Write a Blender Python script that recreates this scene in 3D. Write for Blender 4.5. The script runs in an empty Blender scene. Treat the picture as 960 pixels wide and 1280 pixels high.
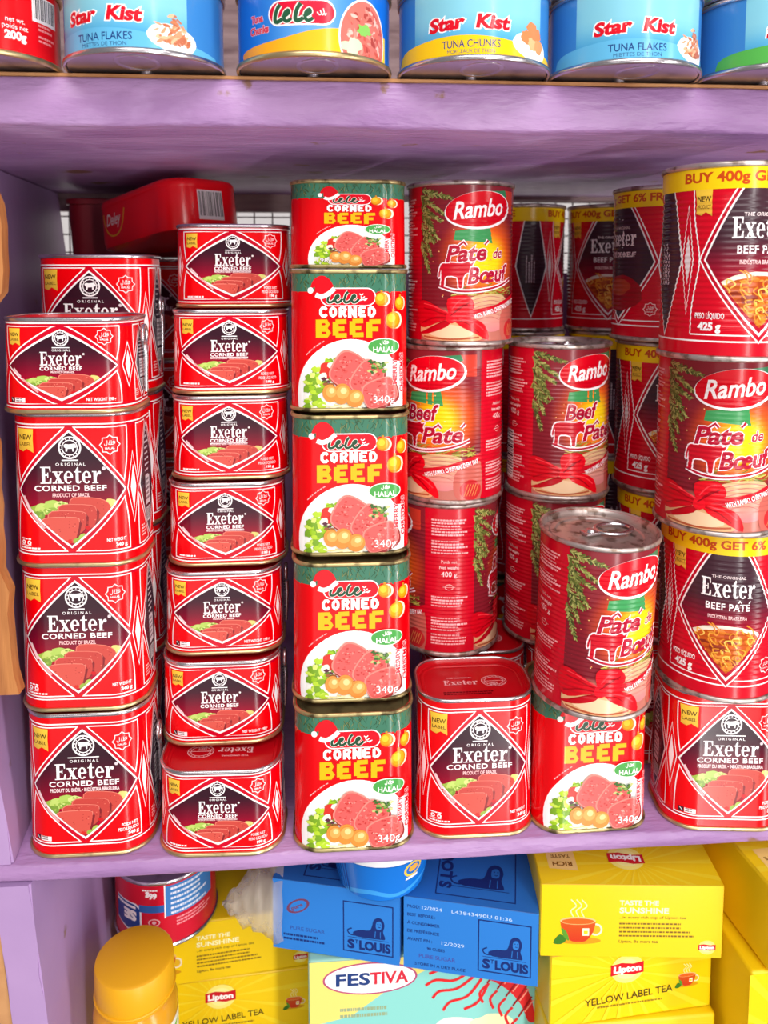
import bpy, bmesh, math, random
import numpy as np
import bisect
from mathutils import Vector, Matrix
from mathutils.geometry import tessellate_polygon

SC = bpy.context.scene
COL = SC.collection
PI = math.pi

# ------------------------------------------------------------------ camera, world, light, exposure
YAW, PITCH, FPX, HCX, HCY = math.radians(4.2), math.radians(5.0), 975.0, 480.0, 423.0
CAMZ = 1.375                                   # the middle shelf's top is z = 1
cam = bpy.data.cameras.new('camera')
cam_ob = bpy.data.objects.new('camera', cam)
COL.objects.link(cam_ob)
cam.sensor_fit = 'VERTICAL'
cam.sensor_height = 36.0
cam.sensor_width = 27.0
cam.lens = FPX / 1280 * 36
cam.shift_y = -(640 - HCY) / 1280
cam.clip_start = 0.01
cam.dof.use_dof = True
cam.dof.focus_distance = 0.49
cam.dof.aperture_fstop = 9.0
cam_ob.location = (0, 0, CAMZ)
cam_ob.rotation_euler = (math.radians(90) - PITCH, 0, -YAW)
SC.camera = cam_ob

world = bpy.data.worlds.new('daylight')
SC.world = world
world.use_nodes = True
wt = world.node_tree
wn = wt.nodes['Background']
wn.inputs['Strength'].default_value = 1.0
wtc = wt.nodes.new('ShaderNodeTexCoord')                       # dim all round, bright in the yard beyond the wire (+Y)
wsep = wt.nodes.new('ShaderNodeSeparateXYZ')
wt.links.new(wtc.outputs['Generated'], wsep.inputs['Vector'])
wmr = wt.nodes.new('ShaderNodeMapRange')
wmr.inputs['From Min'].default_value = 0.35
wmr.inputs['From Max'].default_value = 0.75
wmr.inputs['To Min'].default_value = 0.0
wmr.inputs['To Max'].default_value = 1.0
wt.links.new(wsep.outputs['Y'], wmr.inputs['Value'])
wmx = wt.nodes.new('ShaderNodeMix')
wmx.data_type = 'RGBA'
wmx.inputs['A'].default_value = (0.20, 0.185, 0.19, 1)
wmx.inputs['B'].default_value = (0.62, 0.57, 0.56, 1)
wt.links.new(wmr.outputs['Result'], wmx.inputs['Factor'])
wt.links.new(wmx.outputs['Result'], wn.inputs['Color'])


def area(name, loc, target, sx, sy, power, color=(1, 1, 1)):
    l = bpy.data.lights.new(name, 'AREA')
    l.shape = 'RECTANGLE'
    l.size, l.size_y, l.energy, l.color = sx, sy, power, color
    o = bpy.data.objects.new(name, l)
    COL.objects.link(o)
    o.location = loc
    o.rotation_euler = (Vector(target) - Vector(loc)).to_track_quat('-Z', 'Y').to_euler()
    return o


area('sky_daylight', (0.15, -0.95, 2.55), (0.0, 0.5, 1.15), 1.7, 0.9, 29.0, (1, 0.985, 0.97))
area('doorway_daylight', (0.62, -1.15, 0.95), (0.05, 0.5, 1.05), 0.11, 2.3, 20.0, (1, 0.98, 0.96))
area('side_daylight', (1.45, -0.50, 0.95), (0.0, 0.5, 1.10), 0.22, 2.0, 15.0, (1, 0.98, 0.96))
area('street_daylight', (-0.3, -1.5, 0.55), (0.0, 0.5, 0.95), 1.6, 1.0, 6.0, (1, 0.97, 0.95))
vs = SC.view_settings
vs.view_transform = 'Standard'
vs.look = 'None'
vs.exposure = 0.13
vs.gamma = 1.0
vs.use_curve_mapping = False


# ------------------------------------------------------------------ placing helpers
def spot(px, D, z, more=0.0):
    """World x, y of what stands `D` before the camera (level distance) in column px at height z; `more` goes that much deeper along the same shelf direction."""
    h = CAMZ - z
    lat = (px - HCX) / FPX * (D * math.cos(PITCH) + h * math.sin(PITCH))
    x = D * math.sin(YAW) + lat * math.cos(YAW)
    y = D * math.cos(YAW) - lat * math.sin(YAW)
    return x, y + more


# ------------------------------------------------------------------ materials
def lin(c):
    return tuple(((x / 255) / 12.92 if x / 255 <= 0.04045 else ((x / 255 + 0.055) / 1.055) ** 2.4) for x in c[:3])


def mat(name, color, rough=0.5, metal=0.0, spec=0.5, **kw):
    m = bpy.data.materials.new(name)
    m.use_nodes = True
    b = m.node_tree.nodes['Principled BSDF']
    b.inputs['Base Color'].default_value = (*lin(color), 1)
    b.inputs['Roughness'].default_value = rough
    b.inputs['Metallic'].default_value = metal
    b.inputs['Specular IOR Level'].default_value = spec
    for k, v in kw.items():
        b.inputs[k.replace('_', ' ')].default_value = v
    return m


def noisy(m, c2, scale, lo, hi, bump=0.0, detail=6, bscale=None, stretch=(1, 1, 1), obj=True):
    """mixes a second colour in by noise between lo and hi, and adds a bump"""
    nt = m.node_tree
    b = nt.nodes['Principled BSDF']
    tc = nt.nodes.new('ShaderNodeTexCoord')
    mp = nt.nodes.new('ShaderNodeMapping')
    mp.inputs['Scale'].default_value = stretch
    nt.links.new(tc.outputs['Object'], mp.inputs['Vector'])
    n = nt.nodes.new('ShaderNodeTexNoise')
    n.inputs['Scale'].default_value = scale
    n.inputs['Detail'].default_value = detail
    nt.links.new(mp.outputs['Vector'], n.inputs['Vector'])
    r = nt.nodes.new('ShaderNodeMapRange')
    r.inputs['From Min'].default_value = lo
    r.inputs['From Max'].default_value = hi
    nt.links.new(n.outputs['Fac'], r.inputs['Value'])
    mx = nt.nodes.new('ShaderNodeMix')
    mx.data_type = 'RGBA'
    old = b.inputs['Base Color'].links[0].from_socket if b.inputs['Base Color'].links else None
    if old:
        nt.links.new(old, mx.inputs['A'])
    else:
        mx.inputs['A'].default_value = b.inputs['Base Color'].default_value
    mx.inputs['B'].default_value = (*lin(c2), 1)
    nt.links.new(r.outputs['Result'], mx.inputs['Factor'])
    nt.links.new(mx.outputs['Result'], b.inputs['Base Color'])
    if bump:
        n2 = nt.nodes.new('ShaderNodeTexNoise')
        n2.inputs['Scale'].default_value = bscale or scale
        n2.inputs['Detail'].default_value = 4
        nt.links.new(mp.outputs['Vector'], n2.inputs['Vector'])
        bp = nt.nodes.new('ShaderNodeBump')
        bp.inputs['Strength'].default_value = bump
        bp.inputs['Distance'].default_value = 0.002
        nt.links.new(n2.outputs['Fac'], bp.inputs['Height'])
        nt.links.new(bp.outputs['Normal'], b.inputs['Normal'])
    return m


def print_mat(name, rough, coat=0.0):
    m = mat(name, (255, 255, 255), rough, 0, 0.28)
    nt = m.node_tree
    a = nt.nodes.new('ShaderNodeVertexColor')
    a.layer_name = 'Col'
    nt.links.new(a.outputs['Color'], nt.nodes['Principled BSDF'].inputs['Base Color'])
    nt.nodes['Principled BSDF'].inputs['Coat Weight'].default_value = coat
    nt.nodes['Principled BSDF'].inputs['Coat Roughness'].default_value = 0.12
    return m


M = {}
M['paint'] = noisy(noisy(noisy(mat('lavender_paint', (176, 136, 184), 0.36), (150, 108, 160), 9, 0.42, 0.68, 0.75, 6, 75, (.7, 2.5, 2.5)), (192, 156, 202), 14, 0.56, 0.70), (146, 106, 92), 26, 0.66, 0.69)
M['paint2'] = noisy(noisy(mat('lavender_paint_smooth', (178, 144, 190), 0.5), (154, 122, 172), 6, 0.4, 0.75, 0.25, 5, 40), (140, 110, 110), 22, 0.69, 0.72)
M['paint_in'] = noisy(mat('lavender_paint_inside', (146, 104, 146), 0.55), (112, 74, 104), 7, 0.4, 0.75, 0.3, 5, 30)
M['print'] = print_mat('printed_tinplate', 0.22, 0.10)
M['card'] = print_mat('printed_cardboard', 0.38)
M['film'] = print_mat('printed_box_in_film', 0.25, 0.35)
M['gold'] = noisy(mat('gold_lacquered_tin', (214, 190, 140), 0.32, 0.9), (150, 122, 84), 60, 0.55, 0.75)
M['oldgold'] = noisy(mat('worn_gold_tin', (190, 172, 120), 0.4, 0.75), (96, 82, 52), 90, 0.5, 0.62)
M['silver'] = noisy(mat('bright_tin', (206, 200, 204), 0.27, 0.95), (150, 140, 146), 60, 0.55, 0.75)
M['dusty'] = noisy(mat('dusty_tin', (200, 186, 180), 0.4, 0.8), (132, 112, 100), 120, 0.5, 0.62)
M['redlac'] = mat('red_lacquered_tin', (196, 10, 24), 0.28)
M['goldlid'] = noisy(mat('olive_gold_tin', (150, 136, 92), 0.4, 0.6), (90, 80, 52), 60, 0.5, 0.7)
M['wood'] = noisy(noisy(mat('bare_wood', (184, 118, 62), 0.7), (150, 88, 44), 18, 0.4, 0.7, 0.3, 6, 40, (8, 8, 0.8)), (200, 142, 86), 11, 0.58, 0.7)
M['cardboard'] = noisy(mat('brown_cardboard', (196, 142, 92), 0.85), (160, 106, 64), 30, 0.4, 0.7, 0.2, 5, 90)
M['lacquer'] = mat('dull_lacquered_tin', (70, 54, 64), 0.45, 0.4)
M['redplastic'] = mat('red_plastic', (240, 6, 20), 0.25)
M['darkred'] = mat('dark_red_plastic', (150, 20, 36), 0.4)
M['wire'] = mat('grey_wire', (120, 104, 104), 0.5, 0.6)
M['bluetub'] = mat('blue_plastic', (18, 112, 206), 0.3)
M['white'] = mat('white_plastic', (236, 236, 236), 0.35)
M['yellowlid'] = mat('yellow_plastic', (232, 166, 12), 0.4)
M['jarbody'] = mat('amber_jar', (216, 150, 30), 0.2)
M['greyboard'] = noisy(mat('weathered_board', (176, 150, 148), 0.8), (120, 94, 96), 20, 0.4, 0.7, 0.3, 5, 40, (0.6, 4, 4))
bagm = mat('clear_film', (222, 212, 198), 0.15)
bagm.node_tree.nodes['Principled BSDF'].inputs['Alpha'].default_value = 0.36
M['bag'] = bagm


# ------------------------------------------------------------------ flat artwork, later wrapped onto surfaces
_fonts = {}


def glyphs(s, bold=0.0, shear=0.0, spacing=1.0):
    key = (s, round(bold, 4), round(shear, 3), spacing)
    if key in _fonts:
        return _fonts[key]
    c = bpy.data.curves.new('lettering', 'FONT')
    c.body = s
    c.resolution_u = 3
    c.offset = bold
    c.shear = shear
    c.space_character = spacing
    o = bpy.data.objects.new('lettering', c)
    COL.objects.link(o)
    dg = bpy.context.evaluated_depsgraph_get()
    me = bpy.data.meshes.new_from_object(o.evaluated_get(dg))
    vs_ = [(v.co.x, v.co.y) for v in me.vertices]
    fs = [tuple(p.vertices) for p in me.polygons]
    bpy.data.objects.remove(o)
    bpy.data.curves.remove(c)
    bpy.data.meshes.remove(me)
    _fonts[key] = (vs_, fs)
    return vs_, fs


def bez(p0, p1, p2, n=8):
    return [((1 - t) ** 2 * p0[0] + 2 * t * (1 - t) * p1[0] + t * t * p2[0], (1 - t) ** 2 * p0[1] + 2 * t * (1 - t) * p1[1] + t * t * p2[1]) for t in [i / n for i in range(n + 1)]]


def smooth(pts, n=5, closed=False):
    """Catmull-Rom through pts"""
    out = []
    m = len(pts)
    rng = range(m) if closed else range(m - 1)
    for i in rng:
        g = lambda k: pts[k % m] if closed else pts[min(max(k, 0), m - 1)]
        p0, p1, p2, p3 = g(i - 1), g(i), g(i + 1), g(i + 2)
        for j in range(n):
            t = j / n
            out.append(tuple(0.5 * (2 * p1[k] + (p2[k] - p0[k]) * t + (2 * p0[k] - 5 * p1[k] + 4 * p2[k] - p3[k]) * t * t + (3 * p1[k] - p0[k] - 3 * p2[k] + p3[k]) * t ** 3) for k in (0, 1)))
    if not closed:
        out.append(pts[-1])
    return out


class Art:
    """coloured flat shapes in millimetres (u to the right, v up) with a layer number"""

    def __init__(s):
        s.v, s.f, s.c = [], [], []
        s.prims = []
        s.ramp = None
        s.clip = None
        s.tf = None

    def tri(s, pts, cols):
        pc = list(zip(pts, cols))
        for i in range(len(s.clip)):
            a, b = s.clip[i], s.clip[(i + 1) % len(s.clip)]
            side = lambda p: (b[0] - a[0]) * (p[1] - a[1]) - (b[1] - a[1]) * (p[0] - a[0])
            out = []
            for k in range(len(pc)):
                (p, cp), (q, cq) = pc[k], pc[(k + 1) % len(pc)]
                dp, dq = side(p), side(q)
                if dp >= 0:
                    out.append((p, cp))
                if (dp > 0 > dq) or (dp < 0 < dq):
                    t = dp / (dp - dq)
                    out.append(((p[0] + (q[0] - p[0]) * t, p[1] + (q[1] - p[1]) * t), tuple(x + (y - x) * t for x, y in zip(cp, cq))))
            pc = out
            if len(pc) < 3:
                return
        n = len(s.v)
        for p, c in pc:
            s.v.append((p[0], p[1], 0.0))
            s.c.append(c)
        s.f.append(tuple(range(n, n + len(pc))))

    def faces(s, pts, faces, color, L, ramp=None):
        if s.tf:
            pts = [s.tf(*p) for p in pts]
        fn = color if callable(color) else None
        c0 = None if fn else lin(color)
        n0 = len(s.v)
        if s.clip:
            for f in faces:
                q = [pts[i] for i in f]
                ar = sum(q[i][0] * q[(i + 1) % len(q)][1] - q[(i + 1) % len(q)][0] * q[i][1] for i in range(len(q)))
                if ar < 0:
                    q.reverse()
                s.tri(q, [lin(fn(*p)) if fn else c0 for p in q])
        else:
            for i, p in enumerate(pts):
                s.v.append((p[0], p[1], ramp[i] if ramp else 0.0))
                s.c.append(lin(fn(*p)) if fn else c0)
            for f in faces:
                s.f.append(tuple(n0 + i for i in f))
        if len(s.v) > n0:
            vv = s.v[n0:]
            s.prims.append((L, len(s.prims), n0, len(s.v), min(p[0] for p in vv), max(p[0] for p in vv), min(p[1] for p in vv), max(p[1] for p in vv)))

    def lifts(s):
        """a level for every shape: one above the highest shape drawn before it that it may cover"""
        out = [0.0] * len(s.v)
        order = sorted(s.prims, key=lambda p: (p[0], p[1]))
        bb = np.array([p[4:8] for p in order]).reshape(-1, 4)
        lev = np.zeros(len(order))
        for i, p in enumerate(order):
            if i:
                b = bb[:i]
                hit = (b[:, 0] < bb[i, 1]) & (b[:, 1] > bb[i, 0]) & (b[:, 2] < bb[i, 3]) & (b[:, 3] > bb[i, 2])
                if hit.any():
                    lev[i] = lev[:i][hit].max() + 1
            for k in range(p[2], p[3]):
                out[k] = lev[i] + s.v[k][2]
        return out

    def poly(s, pts, color, L):
        if len(pts) == 3:
            s.faces(pts, [(0, 1, 2)], color, L)
        else:
            s.faces(pts, [tuple(t) for t in tessellate_polygon([[Vector((p[0], p[1], 0)) for p in pts]])], color, L)

    def rect(s, u0, v0, u1, v1, color, L):
        s.faces([(u0, v0), (u1, v0), (u1, v1), (u0, v1)], [(0, 1, 2, 3)], color, L)

    def grid(s, u0, u1, v0, v1, nu, nv, color, L=0):
        pts = [(u0 + (u1 - u0) * i / nu, v0 + (v1 - v0) * j / nv) for j in range(nv + 1) for i in range(nu + 1)]
        w = nu + 1
        s.faces(pts, [(j * w + i, j * w + i + 1, (j + 1) * w + i + 1, (j + 1) * w + i) for j in range(nv) for i in range(nu)], color, L)

    def ell(s, cx, cy, rx, ry, color, L, rot=0, n=28, a0=0, a1=2 * PI):
        cr, sr = math.cos(rot), math.sin(rot)
        pts = []
        for i in range(n):
            a = a0 + (a1 - a0) * i / (n if abs(a1 - a0 - 2 * PI) < 1e-6 else n - 1)
            x, y = rx * math.cos(a), ry * math.sin(a)
            pts.append((cx + x * cr - y * sr, cy + x * sr + y * cr))
        s.poly(pts, color, L)

    def blob(s, cx, cy, rx, ry, color, L, seed=0, k=0.16, n=18, rot=0):
        r = random.Random(seed)
        cr, sr = math.cos(rot), math.sin(rot)
        pts = []
        for i in range(n):
            a = 2 * PI * i / n
            m = 1 + r.uniform(-k, k)
            x, y = rx * m * math.cos(a), ry * m * math.sin(a)
            pts.append((cx + x * cr - y * sr, cy + x * sr + y * cr))
        s.poly(pts, color, L)

    def stroke(s, pts, w, color, L, closed=False):
        n = len(pts)
        A, B = [], []
        for i in range(n):
            p = pts[i]
            a = pts[(i - 1) % n] if closed or i > 0 else p
            b = pts[(i + 1) % n] if closed or i < n - 1 else p
            d1 = (p[0] - a[0], p[1] - a[1])
            d2 = (b[0] - p[0], b[1] - p[1])
            l1, l2 = math.hypot(*d1), math.hypot(*d2)
            if l1 < 1e-9:
                d1, l1 = d2, l2
            if l2 < 1e-9:
                d2, l2 = d1, l1
            if l1 < 1e-9:
                continue
            n1 = (-d1[1] / l1, d1[0] / l1)
            n2 = (-d2[1] / l2, d2[0] / l2)
            m = (n1[0] + n2[0], n1[1] + n2[1])
            lm = math.hypot(*m) or 1
            m = (m[0] / lm, m[1] / lm)
            k = w / 2 / max(0.4, m[0] * n1[0] + m[1] * n1[1])
            A.append((p[0] + m[0] * k, p[1] + m[1] * k))
            B.append((p[0] - m[0] * k, p[1] - m[1] * k))
        q = len(A)
        fs = [(i, i + q, (i + 1) % q + q, (i + 1) % q) for i in range(q if closed else q - 1)]
        rp = [.5 * i / max(q, 1) for i in range(q)]
        s.faces(A + B, fs, color, L, rp + rp)

    def text(s, t, cx, cy, h, color, L, w=None, bold=0.0, shear=0.0, rot=0.0, align='c', outline=None, ow=0.03, spacing=1.0, fn=None):
        """cap height h, middle (or left / right end) of the base line at cx, cy; w fits the width"""
        base_v, _ = glyphs(t, bold, shear, spacing)
        x0, x1 = min(p[0] for p in base_v), max(p[0] for p in base_v)
        cap = glyphs('H', bold)[0]
        k = h / (max(p[1] for p in cap) - min(p[1] for p in cap))
        kx = w / (x1 - x0) if w else k
        off = {'c': (x0 + x1) / 2, 'l': x0, 'r': x1}[align]
        cr, sr = math.cos(rot), math.sin(rot)
        passes = [(bold, color, L)]
        if outline:
            passes = [(bold + ow, outline, L), (bold, color, L + 1)]
        for b, col, LL in passes:
            vv, ff = glyphs(t, b, shear, spacing)
            pts = []
            for x, y in vv:
                X, Y = (x - off) * kx, y * k
                if fn:
                    X, Y = fn(X, Y)
                pts.append((cx + X * cr - Y * sr, cy + X * sr + Y * cr))
            s.faces(pts, ff, col, LL)

    def tiny(s, u0, v0, w, rows, pitch, color, L, seed=0, rot=0, th=0.34):
        """rows of print too small to read: broken dashes"""
        r = random.Random(seed)
        cr, sr = math.cos(rot), math.sin(rot)
        for k in range(rows):
            x = 0
            end = w * r.uniform(0.7, 1)
            while x < end:
                l = r.uniform(0.8, 2.6)
                y = -k * pitch
                q = [(x, y), (min(x + l, end), y), (min(x + l, end), y + pitch * th * 1.5), (x, y + pitch * th * 1.5)]
                s.faces([(u0 + a * cr - b * sr, v0 + a * sr + b * cr) for a, b in q], [(0, 1, 2, 3)], color, L)
                x += l + r.uniform(0.3, 0.6)

    def barcode(s, u0, v0, u1, v1, L, seed=1, vertical=True, dark=(30, 26, 26), light=(235, 225, 225)):
        s.rect(u0, v0, u1, v1, light, L)
        r = random.Random(seed)
        a, b = (u0, u1) if vertical else (v0, v1)
        x = a + 0.06 * (b - a)
        while x < b - 0.06 * (b - a):
            l = r.choice((0.25, 0.4, 0.6)) * (b - a) / 18
            if vertical:
                s.rect(x, v0 + 0.12 * (v1 - v0), x + l, v1 - 0.05 * (v1 - v0), dark, L + 1)
            else:
                s.rect(u0 + 0.12 * (u1 - u0), x, u1 - 0.05 * (u1 - u0), x + l, dark, L + 1)
            x += l + r.choice((0.3, 0.5, 0.8)) * (b - a) / 18


LAYER = 0.000028


def wrap(art, name, fmap, ucuts=(), vcuts=()):
    """a mesh with the artwork laid on a surface: fmap(u, v, lift) -> point, normal (metres)"""
    bm = bmesh.new()
    cl = bm.verts.layers.float_color.new('Col')
    vv = []
    for p, c, z in zip(art.v, art.c, art.lifts()):
        x = bm.verts.new((p[0], p[1], z))
        x[cl] = (*c, 1)
        vv.append(x)
    for f in art.f:
        try:
            bm.faces.new([vv[i] for i in f])
        except ValueError:
            pass
    for u in ucuts:
        bmesh.ops.bisect_plane(bm, geom=bm.verts[:] + bm.edges[:] + bm.faces[:], dist=1e-6, plane_co=(u, 0, 0), plane_no=(1, 0, 0))
    for v in vcuts:
        bmesh.ops.bisect_plane(bm, geom=bm.verts[:] + bm.edges[:] + bm.faces[:], dist=1e-6, plane_co=(0, v, 0), plane_no=(0, 1, 0))
    bm.normal_update()
    flip = [f for f in bm.faces if f.normal.z < 0]
    if flip:
        bmesh.ops.reverse_faces(bm, faces=flip)
    nrm = []
    us, vcs = sorted(ucuts), sorted(vcuts)
    cache = {}

    def at(u, v):
        if (u, v) not in cache:
            p0, p1 = Vector(fmap(u / 1000, v / 1000, 0)[0]), Vector(fmap(u / 1000, v / 1000, 1)[0])
            cache[(u, v)] = (p0, p1 - p0)
        return cache[(u, v)]

    def span(cuts, x):
        """the two cuts about x, and how far between them x lies"""
        if not cuts or x <= cuts[0] or x >= cuts[-1]:
            return x, x, 0.0
        i = bisect.bisect_right(cuts, x)
        a, b = cuts[i - 1], cuts[min(i, len(cuts) - 1)]
        return a, b, (x - a) / (b - a) if b > a else 0.0
    for v in bm.verts:
        x, y, z = v.co
        lift = (z + 1) * LAYER
        ua, ub, tu = span(us, x)
        va, vb, tv = span(vcs, y)
        p = Vector((0, 0, 0))
        for uu, wu in ((ua, 1 - tu), (ub, tu)):
            for v_, wv in ((va, 1 - tv), (vb, tv)):
                if wu * wv > 0:
                    q, d = at(uu, v_)
                    p += (q + d * lift) * (wu * wv)
        nrm.append(Vector(fmap(x / 1000, y / 1000, lift)[1]).normalized())
        v.co = p
    me = bpy.data.meshes.new(name)
    bm.to_mesh(me)
    bm.free()
    me.polygons.foreach_set('use_smooth', [True] * len(me.polygons))
    me.normals_split_custom_set_from_vertices([tuple(n) for n in nrm])
    return me


# ------------------------------------------------------------------ tin forms
class Box4:
    """rounded-rectangle tin, metres; u = 0 is the middle of the front (-Y)"""

    def __init__(s, W, D, r, H, sb=1.015, st=0.985):
        s.W, s.D, s.r, s.H, s.sb, s.st = W, D, r, H, sb, st
        s.f, s.c, s.g = W / 2 - r, PI * r / 2, D - 2 * r
        s.P = 4 * s.f + 4 * s.c + 2 * s.g
        a = []
        for k in range(9):
            a.append(s.f + s.c * k / 8)
        for k in range(9):
            a.append(s.f + s.c + s.g + s.c * k / 8)
        s.us = sorted([-x for x in a] + a)

    def contour(s, u):
        sg, a = (1, u) if u >= 0 else (-1, -u)
        f, c, g, r, W, D = s.f, s.c, s.g, s.r, s.W, s.D
        if a <= f:
            p, n = (a, -D / 2), (0, -1)
        elif a <= f + c:
            t = (a - f) / r
            n = (math.sin(t), -math.cos(t))
            p = (f + r * n[0], -(D / 2 - r) + r * n[1])
        elif a <= f + c + g:
            p, n = (W / 2, -(D / 2 - r) + a - f - c), (1, 0)
        elif a <= f + 2 * c + g:
            t = (a - f - c - g) / r
            n = (math.cos(t), math.sin(t))
            p = (f + r * n[0], D / 2 - r + r * n[1])
        else:
            p, n = (f - (a - f - 2 * c - g), D / 2), (0, 1)
        return (sg * p[0], p[1]), (sg * n[0], n[1])

    def scale(s, z):
        return s.sb + (s.st - s.sb) * z / s.H

    def point(s, u, z, off):
        p, n = s.contour(u)
        k = s.scale(z)
        return (p[0] * k + n[0] * off, p[1] * k + n[1] * off, z), (n[0], n[1], 0.02)


class Round:
    def __init__(s, R, H, ribs=None, n=56):
        s.R, s.H, s.ribs = R, H, ribs
        s.P = 2 * PI * R
        s.us = [s.P * (i / n - 0.5) for i in range(n)]

    def rib(s, z):
        if not s.ribs:
            return 0, 0
        a, b, pitch, amp = s.ribs
        if not a < z < b:
            return 0, 0
        e = min(1, (z - a) / pitch, (b - z) / pitch)
        w = 2 * PI * (z - a) / pitch
        return amp * e * (math.cos(w) - 1) / 2, -amp * e * PI / pitch * math.sin(w)

    def point(s, u, z, off):
        t = u / s.R
        d, sl = s.rib(z)
        r = s.R + off + d
        return (r * math.sin(t), -r * math.cos(t), z), (math.sin(t), -math.cos(t), -sl)


def loft(form, prof, name, material, cap0=False, cap1=False, closed=False, angle=40):
    bm = bmesh.new()
    rings = [[bm.verts.new(form.point(u, z, off)[0]) for u in form.us] for off, z in prof]
    n = len(form.us)
    for i in range(len(prof) if closed else len(prof) - 1):
        a, b = rings[i], rings[(i + 1) % len(prof)]
        for k in range(n):
            bm.faces.new((a[k], a[(k + 1) % n], b[(k + 1) % n], b[k]))
    if cap0:
        bm.faces.new(rings[0][::-1])
    if cap1:
        bm.faces.new(rings[-1])
    return finish(bm, name, material, angle)


def finish(bm, name, material, angle=35, fix=True):
    if fix:
        bmesh.ops.recalc_face_normals(bm, faces=bm.faces[:])
    me = bpy.data.meshes.new(name)
    bm.to_mesh(me)
    bm.free()
    me.polygons.foreach_set('use_smooth', [True] * len(me.polygons))
    me.set_sharp_from_angle(angle=math.radians(angle))
    if material:
        me.materials.append(material)
    return me


def tube_prof(off, z, rx, rz, n=8):
    return [(off + rx * math.cos(2 * PI * i / n), z + rz * math.sin(2 * PI * i / n)) for i in range(n)]


def sweep(bm, pts, r, n=8, closed=False, flat=1.0, r2=None):
    """a round bar along pts"""
    pts = [Vector(p) for p in pts]
    m = len(pts)
    rings = []
    up = None
    for i, p in enumerate(pts):
        a = pts[(i - 1) % m] if closed or i else p
        b = pts[(i + 1) % m] if closed or i < m - 1 else p
        t = (b - a).normalized()
        if up is None:
            up = Vector((0, 0, 1)) if abs(t.z) < 0.9 else Vector((0, 1, 0))
        x = t.cross(up).normalized()
        y = x.cross(t).normalized()
        rr = r if r2 is None else r + (r2 - r) * i / (m - 1)
        rings.append([bm.verts.new(p + x * rr * math.cos(2 * PI * k / n) + y * rr * flat * math.sin(2 * PI * k / n)) for k in range(n)])
    for i in range(m if closed else m - 1):
        a, b = rings[i], rings[(i + 1) % m]
        for k in range(n):
            bm.faces.new((a[k], a[(k + 1) % n], b[(k + 1) % n], b[k]))
    if not closed:
        bm.faces.new(rings[0][::-1])
        bm.faces.new(rings[-1])


def bevel_box(bm, x0, y0, z0, x1, y1, z1, bev=0.0, seg=2):
    vs_ = [bm.verts.new(p) for p in ((x0, y0, z0), (x1, y0, z0), (x1, y1, z0), (x0, y1, z0), (x0, y0, z1), (x1, y0, z1), (x1, y1, z1), (x0, y1, z1))]
    fs = [bm.faces.new([vs_[i] for i in f]) for f in ((3, 2, 1, 0), (4, 5, 6, 7), (0, 1, 5, 4), (1, 2, 6, 5), (2, 3, 7, 6), (3, 0, 4, 7))]
    if bev:
        es = list({e for f in fs for e in f.edges})
        bmesh.ops.bevel(bm, geom=es, offset=bev, segments=seg, affect='EDGES', profile=0.6)


# ------------------------------------------------------------------ objects, things, copies
def obj(name, me, parent=None, kind=None):
    o = bpy.data.objects.new(name, me)
    COL.objects.link(o)
    if parent:
        o.parent = parent
    if kind:
        o['kind'] = kind
    return o


def thing(name, label, cat, loc=(0, 0, 0), rot=(0, 0, 0), group=None):
    o = bpy.data.objects.new(name, None)
    o.empty_display_size = 0.02
    COL.objects.link(o)
    o.location, o.rotation_euler = loc, rot
    o['label'], o['category'] = label, cat
    if group:
        o['group'] = group
    return o


class Kind:
    """one kind of thing: its name, category and the meshes of its parts; put() links a copy with copies of its parts"""

    def __init__(s, name, cat, parts):
        s.name, s.cat, s.parts, s.proto = name, cat, parts, None

    def put(s, label, loc, rot=0.0, group=None, tilt=(0, 0), skip=(), extra=()):
        if s.proto is None:
            t = thing(s.name, label, s.cat)
            for pn, me in s.parts:
                obj(pn, me, t)
            s.proto = t
            r = t
        else:
            r = s.proto.copy()
            COL.objects.link(r)
            for ch in list(s.proto.children):
                c = ch.copy()
                COL.objects.link(c)
                c.parent = r
        r.location = loc
        r.rotation_euler = (tilt[0], tilt[1], rot)
        r['label'] = label
        if group:
            r['group'] = group
        elif 'group' in r:
            del r['group']
        return r


# ================================================================== ARTWORK
WHITE = (250, 242, 242)
XRED = (230, 0, 10)
XGAP = (196, 0, 34)
DARK = (50, 18, 32)


def arabic_halal(a, cx, cy, h, col, L, w=0.16):
    """the word on the halal mark, four joined letters"""
    k = h

    def st(pts, ww=w):
        a.stroke([(cx + x * k, cy + y * k) for x, y in smooth(pts, 4)], ww * k, col, L)
    st([(1.25, 0.72), (0.95, 0.86), (0.55, 0.62), (0.9, 0.5), (1.2, 0.42), (0.9, 0.2), (0.35, 0.12)])
    st([(0.35, 1.15), (0.36, 0.5), (0.32, 0.14), (0.0, 0.1), (-0.3, 0.16)])
    st([(0.02, 1.15), (-0.12, 0.6), (-0.3, 0.16)])
    st([(-0.62, 1.15), (-0.62, 0.35), (-0.8, -0.12), (-1.15, -0.1), (-1.25, 0.3)])


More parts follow.
